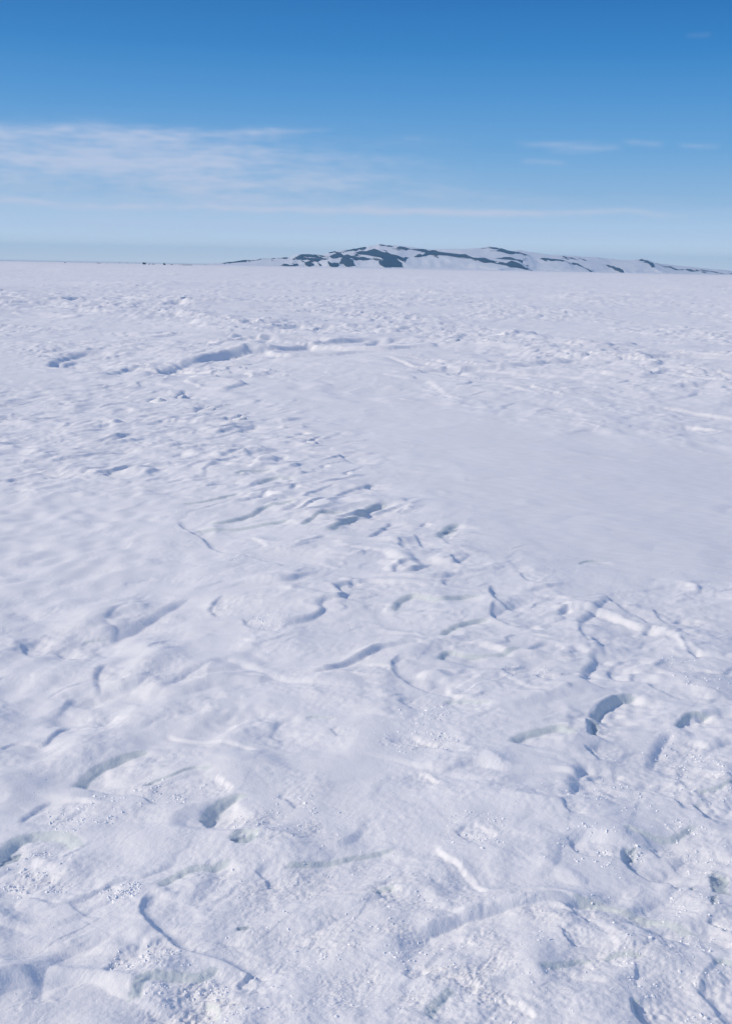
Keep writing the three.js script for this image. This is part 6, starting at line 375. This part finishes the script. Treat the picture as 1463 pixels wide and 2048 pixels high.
sled(CAMP.sled1, 1.9, 'small dark sled just right of the far hut'); sled(CAMP.sled2, 2.7, 'dark loaded sled between the far hut and the tracked vehicle'); sled(CAMP.sled3, 3.1, 'low dark sled between the tracked vehicle and the row of drums');
{
  const t = thing('tracked_vehicle', 'dark tracked vehicle with pale left side in the far camp', 'vehicle', CAMP.truck, DZ, .15);
  for (const s of [-1, 1]) { const sh = new THREE.Shape(); sh.absarc(-1, 0, .36, Math.PI / 2, Math.PI * 1.5); sh.absarc(1, 0, .36, -Math.PI / 2, Math.PI / 2); const g = new THREE.ExtrudeGeometry(sh, { depth: .4, bevelEnabled: false, curveSegments: 8 }); const tr = part(t, 'track', g, M.rubber, 0, .38, s * .75 - .2); for (const x of [-.9, -.3, .3, .9]) { const wgeo = new THREE.CylinderGeometry(.22, .22, .46, 12); wgeo.rotateX(Math.PI / 2); part(tr, 'wheel', wgeo, M.steel, x, 0, .2); } }
  part(t, 'body', box(2.6, .8, 1.7), M.dark, 0, 1.15, 0); const c = part(t, 'cab', box(1.3, .85, 1.6), M.dark, -.45, 1.978, 0); part(c, 'window', box(.8, .4, .05), M.glass, 0, .1, .83); part(t, 'side_panel', box(.06, 1.5, 1.5), M.white, -1.34, 1.5, 0);
}
{
  const g = new THREE.LatheGeometry([[0, 0], [.38, 0], [.4, .03], [.38, .06], [.38, .4], [.405, .43], [.38, .46], [.38, .76], [.405, .79], [.38, .82], [.38, 1.14], [.4, 1.17], [.37, 1.2], [0, 1.18]].map(([a, b]) => new THREE.Vector2(a, b)), 18);
  const first = thing('fuel_drum', 'first dark drum, set apart at the left of the far row of drums', 'drum', CAMP.drum0, DZ, 0, 'row of dark drums at the far camp');
  part(first, 'barrel', g, M.red); part(first, 'cap', new THREE.CylinderGeometry(.05, .05, .05, 10), M.steel, .22, 1.215, 0);
  [3.0, 4.5, 6.0, 7.5, 9.0, 10.5, 12.4, 13.9].forEach((dx, i) => { const c = first.clone(); c.name = `fuel_drum_${String(i + 1).padStart(3, '0')}`; c.position.x += dx; c.position.y = surface(c.position.x, DZ, 12) - .03; c.userData = { ...first.userData, label: `${['second', 'third', 'fourth', 'fifth', 'sixth', 'seventh', 'eighth', 'last'][i]} dark drum from the left in the far row of drums` }; scene.add(c); });
}
function pole(x, h, label) { const t = thing('marker_flag', label, 'marker flag', x, DZ, 0, 'marker flags left of the far camp'); part(t, 'pole', new THREE.CylinderGeometry(.05, .07, h, 8), M.dark, 0, h / 2, 0); const s = new THREE.Shape([[0, 0], [.75, .06], [.7, .3], [.76, .5], [0, .55]].map(([a, b]) => new THREE.Vector2(a, b))); part(t, 'flag', new THREE.ExtrudeGeometry(s, { depth: .03, bevelEnabled: false }), M.dark, .05, h - .6, 0); }
pole(CAMP.pole1, 2.1, 'tall dark flag pole in the middle of the far flags'); pole(CAMP.pole2, 1.9, 'dark flag pole nearest the left of the far hut'); pole(CAMP.mid, 1.2, 'short dark flag pole right of the twin far crates'); pole(CAMP.last, 1.0, 'lone dark flag pole right of the row of far drums');
function crate(x, w, label) { const t = thing('supply_crate', label, 'crate', x, DZ, .2, 'dark crates left of the far camp'); part(t, 'crate_body', box(w, .7, .8), M.dark, 0, .38, 0); part(t, 'lid', box(w + .08, .1, .88), M.grey, 0, .782, 0); part(t, 'skid', box(w * .9, .08, .12), M.steel, 0, .02, 0); }
crate(CAMP.specks, 1.2, 'left one of two small dark crates on the far ice'); crate(CAMP.specks + 2.2, 1.0, 'right one of two small dark crates on the far ice'); crate(CAMP.speck, 1.6, 'lone dark crate farthest left on the horizon');


renderer.render(scene, camera);
